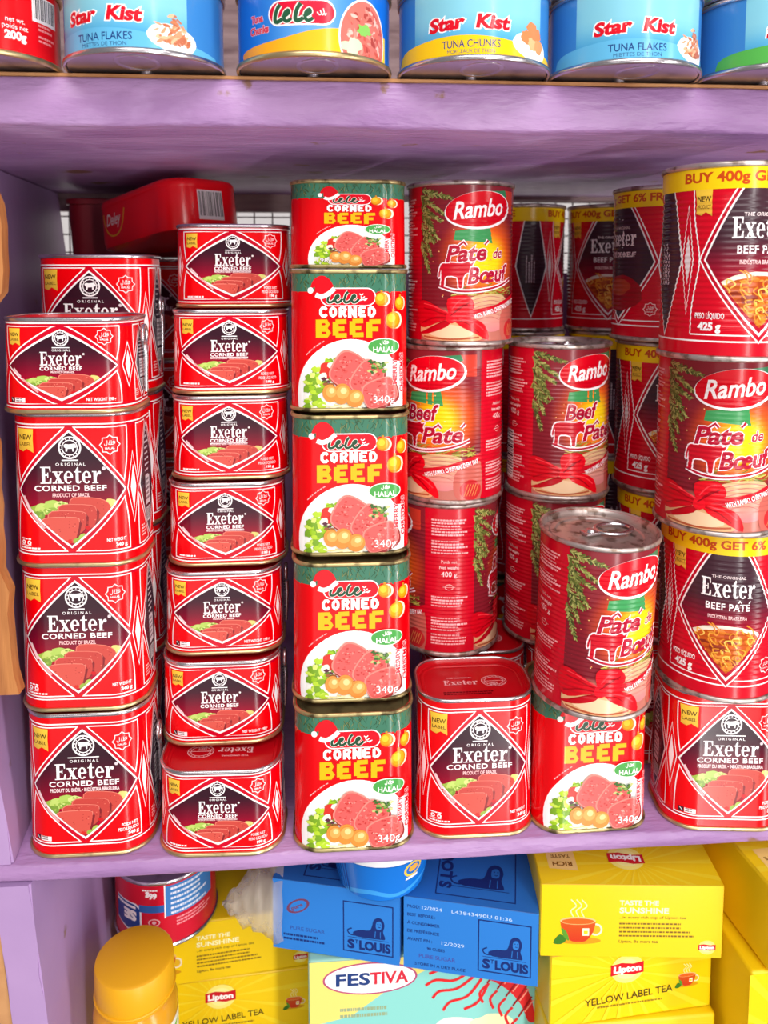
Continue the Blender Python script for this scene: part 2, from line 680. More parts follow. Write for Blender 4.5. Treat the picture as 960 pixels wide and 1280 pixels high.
def serif_word(a, word, cx, cy, h, w, col, L):
    """heavy serif letters for the big word of the red tins"""
    R = lambda x0, y0, x1, y1: [(x0, y0), (x1, y0), (x1, y1), (x0, y1)]

    def ring(x, y, rx, ry, t0, t1, wa, wb):
        n = 16
        o, i = [], []
        for k in range(n + 1):
            t = t0 + (t1 - t0) * k / n
            wd = wa + (wb - wa) * abs(math.cos(t))
            o.append((x + rx * math.cos(t), y + ry * math.sin(t)))
            i.append((x + (rx - wd) * math.cos(t), y + (ry - min(wd, wa)) * math.sin(t)))
        return o + i[::-1]
    G = {
        'E': (0.80, [R(.11, 0, .33, 1), [(0, 1), (0, .94), (.62, .91), (.67, .70), (.74, .70), (.73, 1)], [(0, 0), (0, .06), (.62, .09), (.70, .33), (.78, .33), (.76, 0)], R(.3, .47, .52, .55), R(.49, .36, .56, .66)]),
        'x': (0.76, [[(.04, .72), (.27, .72), (.73, 0), (.49, 0)], [(.58, .72), (.67, .72), (.21, 0), (.11, 0)], R(0, .665, .36, .72), R(.46, .665, .76, .72), R(0, 0, .32, .055), R(.40, 0, .80, .055)]),
        'e': (0.66, [ring(.32, .36, .32, .375, .05, 5.55, .075, .2), R(.14, .345, .63, .41)]),
        't': (0.52, [[(.12, .16), (.32, .16), (.32, .98), (.26, .98), (.12, .80)], R(0, .655, .50, .72), [(.12, .18), (.15, .04), (.27, -.015), (.42, .01), (.52, .12), (.47, .16), (.39, .09), (.33, .12), (.32, .2)]]),
        'r': (0.62, [R(.10, 0, .31, .72), R(0, .665, .31, .72), R(0, 0, .43, .055), [(.28, .44), (.34, .6), (.46, .73), (.58, .735), (.64, .64), (.60, .53), (.50, .52), (.44, .57), (.38, .5), (.31, .36)]]),
    }
    tot = sum(G[c][0] + 0.05 for c in word) - 0.05
    x = 0
    k = w / tot
    for ch in word:
        wd, ps = G[ch]
        for p in ps:
            a.poly([(cx - w / 2 + (x + q[0]) * k, cy + q[1] * h) for q in p], col, L)
        x += wd + 0.05


def emblem(a, cx, cy, r, L):
    a.ell(cx, cy, r, r, WHITE, L, n=26)
    a.ell(cx, cy, r * 0.86, r * 0.86, DARK, L + 1, n=26)
    a.ell(cx, cy, r * 0.70, r * 0.70, WHITE, L + 2, n=24)
    a.ell(cx, cy, r * 0.62, r * 0.62, DARK, L + 3, n=24)
    cow = [(-.52, .22), (-.40, .34), (-.1, .30), (.25, .34), (.42, .38), (.55, .22), (.62, .05), (.5, -.02), (.40, .05), (.36, -.34), (.24, -.34), (.22, -.08), (-.18, -.10), (-.22, -.34), (-.36, -.34), (-.36, -.04), (-.48, .05)]
    a.poly([(cx + x * r * 0.98, cy + y * r * 0.98) for x, y in cow], WHITE, L + 4)
    for k in range(14):
        t = 2 * PI * k / 14 + 0.2
        a.ell(cx + r * .78 * math.cos(t), cy + r * .78 * math.sin(t), r * .055, r * .055, WHITE, L + 4, n=6)


def tag(a, u0, v1, w, h, L, line2='LABEL'):
    gold = lambda u, v: (242 - 1.2 * (v1 - v), 198 - 1.6 * (v1 - v), 62)
    a.poly([(u0 - .4, v1), (u0 + w, v1), (u0 + w - .3, v1 - h * .45), (u0 + w, v1 - h), (u0 + w * .62, v1 - h * .84), (u0 + w * .36, v1 - h * .97), (u0 + .2, v1 - h * .9), (u0 + .4, v1 - h * .45)], gold, L)
    a.text('NEW', u0 + w / 2, v1 - h * .45, h * .21, (70, 40, 20), L + 1, w=w * .82, bold=.02)
    a.text(line2, u0 + w / 2, v1 - h * .72, h * .15, (90, 50, 20), L + 1, w=w * .82, bold=.01)


def halal_star(a, cx, cy, r, L):
    pts = []
    for k in range(16):
        t = PI / 8 * k + PI / 16 * 0
        rr = r if k % 2 == 0 else r * .80
        pts.append((cx + rr * math.cos(t), cy + rr * math.sin(t)))
    a.stroke(pts, r * .1, (250, 214, 214), L, True)
    arabic_halal(a, cx, cy - r * .02, r * .42, (250, 224, 224), L, .14)
    a.text('HALAL', cx, cy - r * .46, r * .22, (250, 224, 224), L, w=r * .95, bold=.03)


def diamond_pts(c, h, vt, vm, vb, bulge, grow=0.0, n=9):
    h2, vt2, vb2 = h + grow * .92, vt + grow * 1.35, vb - grow * 1.35
    q = lambda p0, p1: ((p0[0] + p1[0]) / 2, (p0[1] + p1[1]) / 2)
    R_, T, L_, B = (c + h2, vm), (c, vt2), (c - h2, vm), (c, vb2)
    out = []
    for p, r in ((R_, T), (T, L_), (L_, B), (B, R_)):
        m = q(p, r)
        d = (m[0] - c, m[1] - vm)
        ctrl = (c + d[0] * (1 + bulge), vm + d[1] * (1 + bulge))
        out += bez(p, ctrl, r, n)[:-1]
    return out


def food_slices(a, T, L, bottom=True):
    """sliced meat on lettuce: T maps the picture's own coordinates (0..10.6 per mm)"""
    P = lambda pts: [T((x - 335) / 10.6, (1065 - y) / 10.69) for x, y in pts]
    rr = random.Random(4)
    for (x, y, sx, sy, col) in ((110, 700, 55, 50, (150, 176, 70)), (160, 670, 50, 40, (186, 204, 106)), (215, 650, 52, 36, (170, 196, 90)), (270, 650, 45, 30, (206, 214, 128)), (130, 720, 46, 34, (120, 150, 56)), (585, 650, 40, 36, (214, 200, 116)), (615, 690, 30, 34, (150, 164, 76)), (210, 690, 50, 26, (140, 170, 66))):
        pts = [(x + sx * (1 + rr.uniform(-.2, .2)) * math.cos(t), y + sy * (1 + rr.uniform(-.2, .2)) * math.sin(t)) for t in [2 * PI * k / 13 for k in range(13)]]
        a.poly(P(pts), col, L)
    body = [
        ([(330, 660), (352, 600), (520, 608), (575, 640), (590, 690), (560, 760), (480, 790), (420, 740)], (197, 72, 62), (221, 118, 102)),
        ([(255, 700), (280, 648), (468, 652), (500, 690), (492, 770), (440, 810), (350, 780)], (191, 66, 58), (219, 114, 99)),
        ([(190, 750), (215, 690), (408, 694), (432, 726), (426, 800), (380, 840), (280, 820)], (193, 68, 60), (223, 120, 105)),
        ([(148, 776), (172, 734), (366, 732), (388, 764), (362, 880), (338, 902), (250, 880), (176, 832)], (206, 82, 70), (229, 130, 113)),
    ]
    for k, (pts, c1, c2) in enumerate(body):
        if k:
            a.poly(P([(x + 16, y + 4) for x, y in pts]), (128, 36, 40), L + 1 + k)
        a.poly(P(smooth(pts, 3, True)), (lambda c: (lambda u, v: c))(c1), L + 1.5 + k)
        a.stroke(P(smooth(pts[:4], 3)), 0.45, c2, L + 1.8 + k)
    rs = random.Random(31)
    for i in range(70):
        x, y = rs.uniform(170, 560), rs.uniform(625, 880)
        if not (y - 600 > (x - 540) * -.33 - 10 and 735 - (x - 170) * .32 < y < 905 - (x - 340) * .55 * (x > 340)):
            continue
        a.blob(*T((x - 335) / 10.6, (1065 - y) / 10.69), .42, .3, rs.choice([(176, 56, 50), (222, 116, 100), (168, 50, 46)]), L + 5.6, seed=i, k=.3, n=6)
    for i in range(60):
        x, y = rs.uniform(80, 320), rs.uniform(625, 740)
        if y > 760 - (x - 60) * .30 - 60 and y < 740 - (x - 100) * .28:
            a.blob(*T((x - 335) / 10.6, (1065 - y) / 10.69), .8, .55, rs.choice([(206, 220, 130), (116, 150, 54), (184, 204, 100), (150, 178, 70)]), L + .3, seed=i, k=.35, n=7)
    for (x, y, r, col) in ((440, 800, 18, (200, 30, 34)), (490, 800, 20, (214, 60, 60)), (520, 790, 14, (240, 210, 190)), (470, 830, 16, (226, 90, 80)), (410, 870, 34, (168, 190, 84)), (450, 860, 26, (200, 212, 120)), (372, 890, 26, (146, 172, 66)), (322, 892, 16, (206, 44, 36)), (520, 760, 22, (150, 60, 50))):
        a.blob(*T((x - 335) / 10.6, (1065 - y) / 10.69), r / 10.6 * 1.0, r / 13, col, L + 6, seed=int(x))


def exeter_art(form, variant):
    """red corned beef tin: diamonds round the tin; `variant` 'a' English, 'b' French and Portuguese"""
    a = Art()
    H = form.H * 1000
    P = form.P * 1000
    short = H < 80
    a.grid(-P / 2, P / 2, 1.2, H - 1.2, 2, 1, XRED, 0)
    vT, vB = .905 * H, .105 * H
    vm = .497 * H
    for v in (vT + 2.0, vB - 2.0):
        a.rect(-P / 2, v - .42, P / 2, v + .42, WHITE, 1)
        a.rect(-P / 2, (v + (-2.0 if v > vm else 2.0)) - .3, P / 2, v, XGAP, .6)
    q = P / 4
    sd = 14.4 - (3 if short else 0)
    bul = .16 if not short else .20
    for c, h in ((0, 33.5), (q, sd), (2 * q, 33.5), (-q, sd), (-2 * q, 33.5)):
        if abs(c) > P / 2 - 1:
            a.clip = [(-P / 2, 0), (P / 2, 0), (P / 2, H), (-P / 2, H)]
        out = diamond_pts(c, h, vT - 1.2, vm, vB + 1.2, bul, 2.3)
        a.poly([(u, min(max(v, vB), vT)) for u, v in out], XGAP, 1)
        a.poly(diamond_pts(c, h, vT - 1.6, vm, vB + 1.6, bul), WHITE, 2)
        fill = diamond_pts(c, h - 1.15, vT - 3.2, vm, vB + 3.2, bul)
        if h > 20:
            def grad(u, v):
                t = min(max((v - vm * .62) / (vT * .75 - vm * .62), 0), 1)
                return tuple(A + (B - A) * t for A, B in zip((176, 0, 40), DARK))
            a.clip = fill if c == 0 else None
            if c == 0:
                a.grid(c - h, c + h, vB, vT, 2, 12, grad, 3)
            else:
                a.poly(fill, DARK, 3)
            a.clip = None if abs(c) < P / 2 - 1 else a.clip
        else:
            a.poly(fill, (58, 40, 52), 3)
        # corner panels
        for su in (1, -1):
            for up in (1, 0):
                vE = vT if up else vB
                cur = diamond_pts(c, h, vT - 1.2, vm, vB + 1.2, bul, 2.5)
                n = len(cur) // 4
                seg = cur[0:n + 1] if up else cur[3 * n:] + cur[:1]
                seg = seg if up else seg[::-1]            # from the tip to the apex
                seg = [p for p in seg if (p[1] < vE if up else p[1] > vE)]
                seg = [(p[0] if su > 0 else 2 * c - p[0], p[1]) for p in seg if abs(p[1] - vm) > 3.2 * (1 if not short else .6)]
                lastx = abs(seg[-1][0] - c)
                line = seg + [(c + su * max(lastx - 1.5, 2.6), vE), (c + su * (h + 1.4), vE)] + bez((c + su * (h + 1.4), vE), (c + su * (h + 1.9), (vE + vm) / 2), seg[0], 6)[1:-1]
                a.stroke(line, .75, WHITE, 2, True)
    a.clip = None
    # white slim diamonds between the panels
    for m in (33.5 + (q - sd - 33.5) / 2, -(33.5 + (q - sd - 33.5) / 2)):
        k = H / 94.5
        hw = min(2.6, (q - sd - 33.5) / 2 * .6)
        a.stroke([(m, vm + 22 * k), (m + hw * 1.6, vm), (m, vm - 22 * k), (m - hw * 1.6, vm)], .6, WHITE, 3, True)
        a.poly([(m, vm + 14 * k), (m + hw * .8, vm), (m, vm - 14 * k), (m - hw * .8, vm)], (252, 246, 246), 3)
    fill = diamond_pts(0, 32.2, vT - 3.4, vm, vB + 3.4, bul)
    if not short:
        emblem(a, .4, .775 * H, 7.0, 4)
        if variant == 'a':
            a.rect(-4.6, .690 * H, 5.4, .698 * H, WHITE, 4)
        else:
            a.rect(-9.5, .690 * H, 10, .697 * H, WHITE, 4)
        a.text('ORIGINAL', .6, .660 * H, 1.7, WHITE, 4, w=18, bold=.01, spacing=1.5)
        serif_word(a, 'Exeter', .5, .545 * H, 10.4, 36.5, WHITE, 5)
        a.ell(20.6, .64 * H, 1.1, 1.1, (220, 200, 205), 4, n=12)
        a.text('CORNED BEEF', .2, .497 * H, 3.5, WHITE, 5, w=43.5, bold=.025, spacing=1.12)
        if variant == 'a':
            a.text('PRODUCT OF BRAZIL', .5, .457 * H, 2.4, (250, 200, 200), 5, w=22.5, bold=.02)
        else:
            a.text('PRODUIT DU BRÉSIL • INDÚSTRIA BRASILEIRA', .5, .458 * H, 2.4, (250, 226, 226), 5, w=43, bold=.02)
        a.clip = fill
        food_slices(a, lambda u, v: (u, v), 4)
        a.tf = None
        a.clip = None
        a.stroke([(-29.5, .46 * H), (-24, .36 * H)], 2.0, (236, 196, 200), 6)
        a.stroke([(-23.5, .352 * H), (-16, .255 * H)], 1.5, (226, 150, 150), 6)
        tag(a, -33, .895 * H, 11.5, 14.5, 4)
        halal_star(a, 24.6, .79 * H, 6.0, 4)
        if variant == 'a':
            a.text('NET WEIGHT', 32.6, .163 * H, 2.1, WHITE, 4, w=11.5, bold=.02, align='r')
            a.text('340 g', 33, .128 * H, 2.3, WHITE, 4, w=6.8, bold=.05, align='r')
            for k in range(3):
                a.rect(-32 + 2.6 * k, .178 * H, -30 + 2.6 * k, .186 * H, WHITE, 4)
            for k in range(2):
                a.ell(-30.5 + 4.4 * k, .158 * H, 1.5, 1.4, WHITE, 4, n=12)
                a.ell(-30.5 + 4.4 * k, .158 * H, .6, .7, XRED, 5, n=8)
            a.stroke([(-33, .14 * H), (-25, .14 * H), (-25, .165 * H)], .35, WHITE, 4)
            a.tiny(-33, .118 * H, 18, 1, 2, WHITE, 4, 3)
        else:
            a.text('POIDS NET', 32.6, .195 * H, 2.1, WHITE, 4, w=10, bold=.02, align='r')
            a.text('PESO LÍQUIDO', 33, .163 * H, 2.1, WHITE, 4, w=12.5, bold=.02, align='r')
            a.text('340 g', 33, .13 * H, 2.3, WHITE, 4, w=6.6, bold=.05, align='r')
            a.rect(-32, .118 * H, -28.6, .152 * H, (70, 30, 40), 4)
            a.stroke([(-31.3, .146 * H), (-29.2, .124 * H)], .4, WHITE, 5)
            a.rect(-28.2, .118 * H, -21, .150 * H, (246, 236, 236), 4)
            a.tiny(-27.6, .141 * H, 5.6, 2, 1.5, (150, 120, 120), 5, 8)
    else:
        emblem(a, .2, .785 * H, 4.9, 4)
        a.rect(-5, .682 * H, 5.4, .692 * H, WHITE, 4)
        a.text('ORIGINAL', .4, .648 * H, 1.3, WHITE, 4, w=11, bold=.01, spacing=1.4)
        serif_word(a, 'Exeter', 0, .505 * H, 8.0, 24.5, WHITE, 5)
        a.ell(13.6, .62 * H, .7, .7, (230, 214, 214), 4, n=8)
        a.text('CORNED BEEF', 0, .452 * H, 2.35, WHITE, 5, w=25, bold=.025, spacing=1.12)
        if variant == 'a':
            a.text('PRODUCT OF BRAZIL', 1, .425 * H, 1.1, (250, 220, 220), 5, w=14, bold=.03)
        else:
            a.rect(-12.6, .437 * H, 12.6, .443 * H, WHITE, 5)
            a.text('PRODUIT DU BRÉSIL • INDÚSTRIA BRASILEIRA', 0, .420 * H, .9, (250, 220, 220), 5, w=25, bold=.02)
        a.clip = fill
        food_slices(a, lambda u, v: (u * .86 - 1.0, 6.4 + (v - 14.5) * .60), 4)
        a.clip = None
        a.stroke([(-29, .47 * H), (-24, .385 * H)], 1.4, (236, 196, 200), 6)
        a.stroke([(-23, .37 * H), (-13.5, .225 * H)], 1.1, (226, 160, 160), 6)
        tag(a, -32.5, .885 * H, 8.6, 10.2, 4)
        halal_star(a, 26, .80 * H, 5.0, 4)
        if variant == 'a':
            a.text('NET WEIGHT 198 g', 31.5, .135 * H, 1.9, WHITE, 4, w=17, bold=.02, align='r')
            a.rect(-31.5, .118 * H, -28.6, .17 * H, (70, 30, 40), 4)
            a.stroke([(-31, .16 * H), (-29.2, .13 * H)], .35, WHITE, 5)
            a.rect(-28.3, .118 * H, -21.5, .168 * H, (246, 236, 236), 4)
            a.tiny(-27.6, .152 * H, 5.4, 2, 1.3, (150, 120, 120), 5, 8)
        else:
            a.text('POIDS NET', 30, .225 * H, 1.8, (250, 214, 214), 4, w=9, bold=.02, align='r')
            a.text('PESO LÍQUIDO', 31.5, .177 * H, 1.8, (250, 214, 214), 4, w=12, bold=.02, align='r')
            a.text('198 g', 30, .13 * H, 1.8, WHITE, 4, w=5.4, bold=.05, align='r')
            a.tiny(-31.5, .125 * H, 15, 1, 2, WHITE, 4, 3)
    # right and left side panels: fine print and a bar code in the dark diamond
    for s_, c in ((1, q), (-1, -q)):
        k = H / 94.5
        fillq = diamond_pts(c, sd - 1.6, vT - 5, vm, vB + 5, bul)
        a.clip = fillq
        for r in range(9):
            v = vT - 8 * k - r * 3.6 * k
            a.tiny(c - 4.5, v, 9, 1, 2.4 * k, (220, 206, 210), 4, r)
        a.rect(c - 4.6, vm - 16 * k, c + 4.6, vm + 2 * k, (214, 206, 208), 4)
        a.tiny(c - 4, vm - 1 * k, 8, 5, 3.0 * k, (110, 90, 100), 5, 11)
        a.barcode(c - 4.5, vm - 27 * k, c + 4.5, vm - 18 * k, 4, 5)
        a.clip = None
        a.tiny(c - s_ * 0 - 13.5, vB + 10 * k, 6, 4, 2.0 * k, (250, 190, 190), 4, 21)
    return a


def santa_hat(a, cx, cy, k, L):
    a.poly([(cx + x * k, cy + y * k) for x, y in smooth([(-9, -1), (-6.5, 5.5), (-1, 8.2), (4, 5.5), (6.8, 0), (6.5, -3.5), (-.5, -4), (-5.5, -3.2), (-5.8, 1.0)], 3, True)], (214, 10, 26), L)
    a.stroke([(cx + x * k, cy + y * k) for x, y in smooth([(-5.2, -4.2), (-1.5, -5.4), (3, -3.6), (7, -.2)], 4)], 3.0 * k, (250, 246, 244), L + 1)
    a.ell(cx - 8.6 * k, cy - 1.4 * k, 2.0 * k, 2.1 * k, (236, 240, 234), L + 1, n=12)


def gold_ball(a, cx, cy, r, L):
    a.ell(cx + r * .35, cy, r, r * 1.02, (252, 236, 200), L, n=18)
    a.ell(cx, cy, r, r, (214, 128, 12), L + .5, n=20)
    a.ell(cx - r * .08, cy + r * .12, r * .84, r * .82, (234, 158, 16), L + .6, n=20)
    a.ell(cx - r * .2, cy + r * .25, r * .5, r * .5, (246, 196, 50), L + 1, n=16)
    a.rect(cx - r * .16, cy + r * .9, cx + r * .16, cy + r * 1.35, (200, 140, 40), L)


def chunky(a, word, cx, cy, h, w, col, edge, L):
    """fat cartoon capitals"""
    n = len(word)
    pit = w / n
    lw = pit * .86
    st, br = lw * .40, h * .25
    r = random.Random(7)
    for i, ch in enumerate(word):
        x = cx - w / 2 + pit * i + pit * .07
        y = cy + r.uniform(-.03, .03) * h
        P = lambda pts: [(x + p * lw, y + q * h) for p, q in pts]
        paths = {'B': [[(.2, .0), (.2, 1)], [(.2, .90), (.70, .90), (.82, .74), (.70, .58), (.3, .57)], [(.3, .43), (.74, .43), (.88, .26), (.74, .10), (.2, .10)]],
                 'E': [[(.2, .12), (.2, .88)], [(.2, .88), (.94, .90)], [(.2, .5), (.80, .5)], [(.2, .12), (.96, .13)]],
                 'F': [[(.2, .0), (.2, .88)], [(.2, .88), (.98, .90)], [(.2, .48), (.82, .48)]],
                 'C': [[(.88, .72), (.7, .88), (.42, .88), (.2, .68), (.2, .32), (.42, .12), (.7, .12), (.9, .28)]],
                 'O': [[(.5, .88), (.24, .72), (.2, .5), (.24, .28), (.5, .12), (.76, .28), (.8, .5), (.76, .72), (.5, .88), (.4, .84)]],
                 'R': [[(.2, 0), (.2, .88)], [(.2, .88), (.68, .88), (.82, .7), (.66, .5), (.3, .46)], [(.5, .46), (.86, .02)]],
                 'N': [[(.18, 0), (.18, 1)], [(.2, .86), (.8, .14)], [(.82, 0), (.82, 1)]],
                 'D': [[(.2, .12), (.2, .88)], [(.2, .88), (.58, .86), (.82, .62), (.82, .38), (.58, .14), (.2, .12)]]}[ch]
        for g, c, LL in ((h * .07, edge, L), (0, col, L + 1)):
            for p in paths:
                vert = abs(p[0][0] - p[-1][0]) < .05 and len(p) == 2
                a.stroke(P(p), (st if vert or ch in 'CORND' else br * (.8 if ch == 'B' else 1)) * (1 if ch in 'BEFN' else .86) + g, c, LL)


def lele_art(form):
    a = Art()
    H, P = form.H * 1000, form.P * 1000
    k = H / 93.5
    short = k < .8
    a.grid(-P / 2, P / 2, 1.2, H - 1.2, 2, 1, (222, 0, 10), 0)
    bv = H * (.845 if not short else .79)
    a.rect(-P / 2, bv, P / 2, H - 1.2, (62, 116, 92), 1)
    r = random.Random(8)
    for i in range(620):                                            # fir needles in the green band
        u = r.uniform(-P / 2, P / 2)
        v = r.uniform(bv + 1.5, H - 1.5)
        t = r.uniform(-2.4, -.7)
        l = r.uniform(2, 4.5)
        f = max(0, (v - bv) / (H - bv))
        if r.random() > .25 + f * .75:
            continue
        v2 = max(bv + .2, v + l * math.sin(t))
        a.stroke([(u, v), (u + l * math.cos(t), v2)], .38, r.choice([(70, 84, 44), (98, 110, 62), (50, 70, 44), (124, 128, 80), (44, 88, 66)]), 1.5)
    for i in range(26):
        u = -P / 2 + P * i / 26 + r.uniform(-1, 1)
        a.stroke([(u, bv + .3), (u + r.uniform(-1, 1), bv - r.uniform(0, .9))], 1.4, (62, 116, 92), 1)
    X = 1.0 if not short else .80
    T = (lambda u, v: (u, v)) if not short else (lambda u, v: (u * .80 + 1.5, v * .605))
    a.tf = T
    # pill with the script name
    px0, px1, pv0, pv1 = -18.5, 16.5, 70.2, 80.8
    rr = (pv1 - pv0) / 2

    def pill(g, col, L):
        pts = []
        for t in range(13):
            an = -PI / 2 + PI * t / 12
            pts.append((px1 - rr + (rr + g) * math.cos(an), (pv0 + pv1) / 2 + (rr + g) * math.sin(an)))
        for t in range(13):
            an = PI / 2 + PI * t / 12
            pts.append((px0 + rr + (rr + g) * math.cos(an), (pv0 + pv1) / 2 + (rr + g) * math.sin(an)))
        a.poly(pts, col, L)
    pill(.75, WHITE, 2)
    pill(0, (216, 6, 30), 3)
    # flowing letters
    def script(x0, y0, k_, L):
        paths = []
        for j in range(2):
            x = x0 + j * 10.2 * k_
            paths.append([(x + 3.0 * k_, y0 + 6.6 * k_), (x + 1.6 * k_, y0 + 5.2 * k_), (x + .5 * k_, y0 + 1.6 * k_), (x + 1.3 * k_, y0 + .2 * k_), (x + 3.2 * k_, y0 + .6 * k_), (x + 5.0 * k_, y0 + 2.2 * k_)])
            paths.append([(x + 4.8 * k_, y0 + 2.0 * k_), (x + 7.0 * k_, y0 + 3.4 * k_), (x + 7.0 * k_, y0 + 4.5 * k_), (x + 5.7 * k_, y0 + 4.0 * k_), (x + 5.1 * k_, y0 + 1.8 * k_), (x + 6.2 * k_, y0 + .2 * k_), (x + 8.0 * k_, y0 + .7 * k_), (x + 9.6 * k_, y0 + 2.4 * k_)])
        for p in paths:
            a.stroke(smooth(p, 5), 2.1 * k_, (244, 238, 228), L)
        for p in paths:
            a.stroke(smooth(p, 5), 1.5 * k_, (38, 72, 48), L + 1)
    script(-15.0, 71.8, 1.06, 4)
    for dx, dy in ((6.6, 74.0), (8.4, 75.4), (9.8, 73.8), (7.6, 77.2)):
        a.stroke(smooth([(dx - 1.3, dy + .4), (dx, dy - .5), (dx + 1.3, dy + .5)], 3), .6, WHITE, 4)
    a.stroke([(5.4, 72.8), (11.6, 74.6)], .5, WHITE, 4)
    santa_hat(a, -17.0, 81.2, 1.0, 5)
    # words
    chunky(a, 'CORNED', -1.5, 62.3, 7.2, 38, (252, 248, 242), (150, 0, 10), 4)
    chunky(a, 'BEEF', -1.0, 49.2, 11.8, 44, (246, 178, 16), (176, 50, 0), 4)
    gold_ball(a, 20.8, 74.0, 4.4, 4)
    gold_ball(a, 34.6, 71.2, 4.4, 4)
    gold_ball(a, 28.8, 60.2, 5.5, 4)
    a.stroke([(28.8, 67), (30, 78), (29.2, 86)], .25, (240, 230, 220), 3)
    # plate
    a.clip = [(-50, 1.3 / (1 if not short else .605)), (60, 1.3 / (1 if not short else .605)), (60, H * 2), (-50, H * 2)] if not short else [(-50, 1.3), (60, 1.3), (60, H), (-50, H)]
    if not short:
        a.clip = [(-50, 1.3), (60, 1.3), (60, H), (-50, H)]
    a.ell(.5, 10.5, 36.2, 37.5, (250, 248, 246), 2, n=48)
    a.rect(24, 1.3, 37.0, 33, (250, 246, 246), 2.2)
    a.ell(-.5, 9.5, 30.5, 31.5, (236, 234, 226), 2.6, n=40)
    rnd = random.Random(12)
    for i in range(90):
        t = rnd.uniform(PI * .56, PI * 1.15)
        q = rnd.uniform(17, 29)
        a.blob(-2 + q * math.cos(t), 10 + q * .95 * math.sin(t), rnd.uniform(1.6, 3.4), rnd.uniform(1.2, 2.6), rnd.choice([(176, 206, 50), (198, 220, 84), (150, 190, 34), (120, 160, 40), (214, 226, 120)]), 3 + i * .01, i, .25, 11)
    a.blob(-15, 28, 5, 5, (204, 50, 40), 4, 1, .12)
    a.blob(-17, 23, 3.6, 3, (240, 226, 206), 4.2, 2, .1)
    a.blob(-12, 31, 3, 2, (246, 232, 214), 4.2, 3, .1)
    a.blob(-11, 24, 4.5, 4, (196, 44, 36), 4.3, 4, .15)
    for i in range(16):
        a.blob(-11 + rnd.uniform(-7, 7), 20 + rnd.uniform(-2.5, 2.5), 1.8, 1.1, rnd.choice([(110, 130, 50), (90, 110, 44), (150, 90, 50), (90, 40, 60)]), 4.5 + i * .01, 40 + i, .3, 8)

    def meat(cx, cy, rx, ry, rot, L, seed, c=(218, 92, 88)):
        q = smooth([(-.95, -.55), (-.9, .5), (-.5, .92), (.45, .88), (.95, .5), (.9, -.6), (.5, -.95), (-.5, -.92)], 3, True)
        cr, sr = math.cos(rot), math.sin(rot)
        tr = lambda k, dx, dy: [(cx + dx + (x * rx * cr - y * ry * sr) * k, cy + dy + (x * rx * sr + y * ry * cr) * k) for x, y in q]
        a.poly(tr(1.03, 1.0, -1.2), (150, 44, 42), L - .1)
        a.poly(tr(1.0, 0, 0), (236, 132, 120), L)
        a.poly(tr(.93, .2, -.3), c, L + .05)
        r3 = random.Random(seed + 50)
        for i in range(60):
            x, y = r3.uniform(-.85, .85) * rx * .9, r3.uniform(-.85, .85) * ry * .9
            a.blob(cx + x * cr - y * sr, cy + x * sr + y * cr, r3.uniform(.4, 1.3), r3.uniform(.3, .8), r3.choice([(232, 124, 116), (198, 66, 62), (240, 158, 146), (206, 80, 76), (190, 58, 56)]), L + .1 + i * .004, seed + i, .3, 7)
    meat(-1.0, 28, 11.5, 12.5, -.45, 5.0, 3)
    meat(11.0, 22.5, 9.5, 12.5, -.55, 5.6, 7)
    meat(19.0, 13.0, 12.0, 9.5, .42, 6.2, 11)
    for i in range(30):
        a.blob(17.5 + rnd.uniform(-5, 6), 30 + rnd.uniform(-4, 4), 1.3, .9, rnd.choice([(90, 130, 50), (126, 160, 74), (60, 100, 44), (190, 190, 120)]), 6.6 + i * .005, i, .4, 8)
    for (x, y, rx, ry, rot) in ((-13, 12.5, 5, 6, .2), (-5.5, 12, 6, 7, -.2), (3, 9, 6, 6, .5)):
        a.ell(x, y, rx, ry, (222, 138, 58), 6.4, rot, 18)
        a.ell(x + rx * .1, y + ry * .15, rx * .7, ry * .6, (234, 164, 84), 6.5, rot, 14)
        a.ell(x + rx * .2, y + ry * .3, rx * .35, ry * .3, (246, 206, 140), 6.6, rot, 12)
    for i in range(9):
        a.stroke(smooth([(-18 + i * 2.5, 5 - (i % 3)), (-12 + i * 2.2, 3.5), (-4 + i * 1.6, 4.8 - (i % 2) * 2)], 3), .9, rnd.choice([(238, 226, 170), (226, 206, 140), (246, 238, 200)]), 6.3 + i * .01)
    a.clip = None
    # halal oval, weight, greeting
    a.ell(22.0, 43.0, 10.8, 5.6, (240, 246, 230), 6.9, n=30)
    a.ell(22.0, 43.0, 10.2, 5.0, (76, 158, 74), 7.0, n=30)
    a.text('HALAL', 22.2, 39.5, 3.5, WHITE, 7.4, w=14.2, bold=.02)
    arabic_halal(a, 22.4, 44.6, 2.2, WHITE, 7.4, .17)
    if short:
        a.text('198g', -22, 7.0, 4.4, WHITE, 7.2, w=12, bold=.0, outline=(150, 50, 40), ow=.012)
    else:
        a.text('340g', 22.0, 5.8, 4.8, WHITE, 7.2, w=14, bold=.0, outline=(170, 50, 50), ow=.012)
    for j, (wd, u, l) in enumerate((('MERRY', 30.6, 17), ('CHRISTMAS', 35.8, 26))):
        a.text(wd, u, 24.5 - (0 if j == 0 else 3.5) + (2 if j == 0 else 4.5), 3.2, (214, 0, 30), 7.0, w=l, bold=.03, rot=PI / 2, outline=(252, 240, 240), ow=.035)
    for i in range(7):
        t = PI * .66 + i * .055
        a.tiny(.5 + 39 * math.cos(t), 10.5 + 40 * math.sin(t), 1.9, 1, 1.3, (240, 170, 170), 3, i, rot=t - PI / 2)
    return a


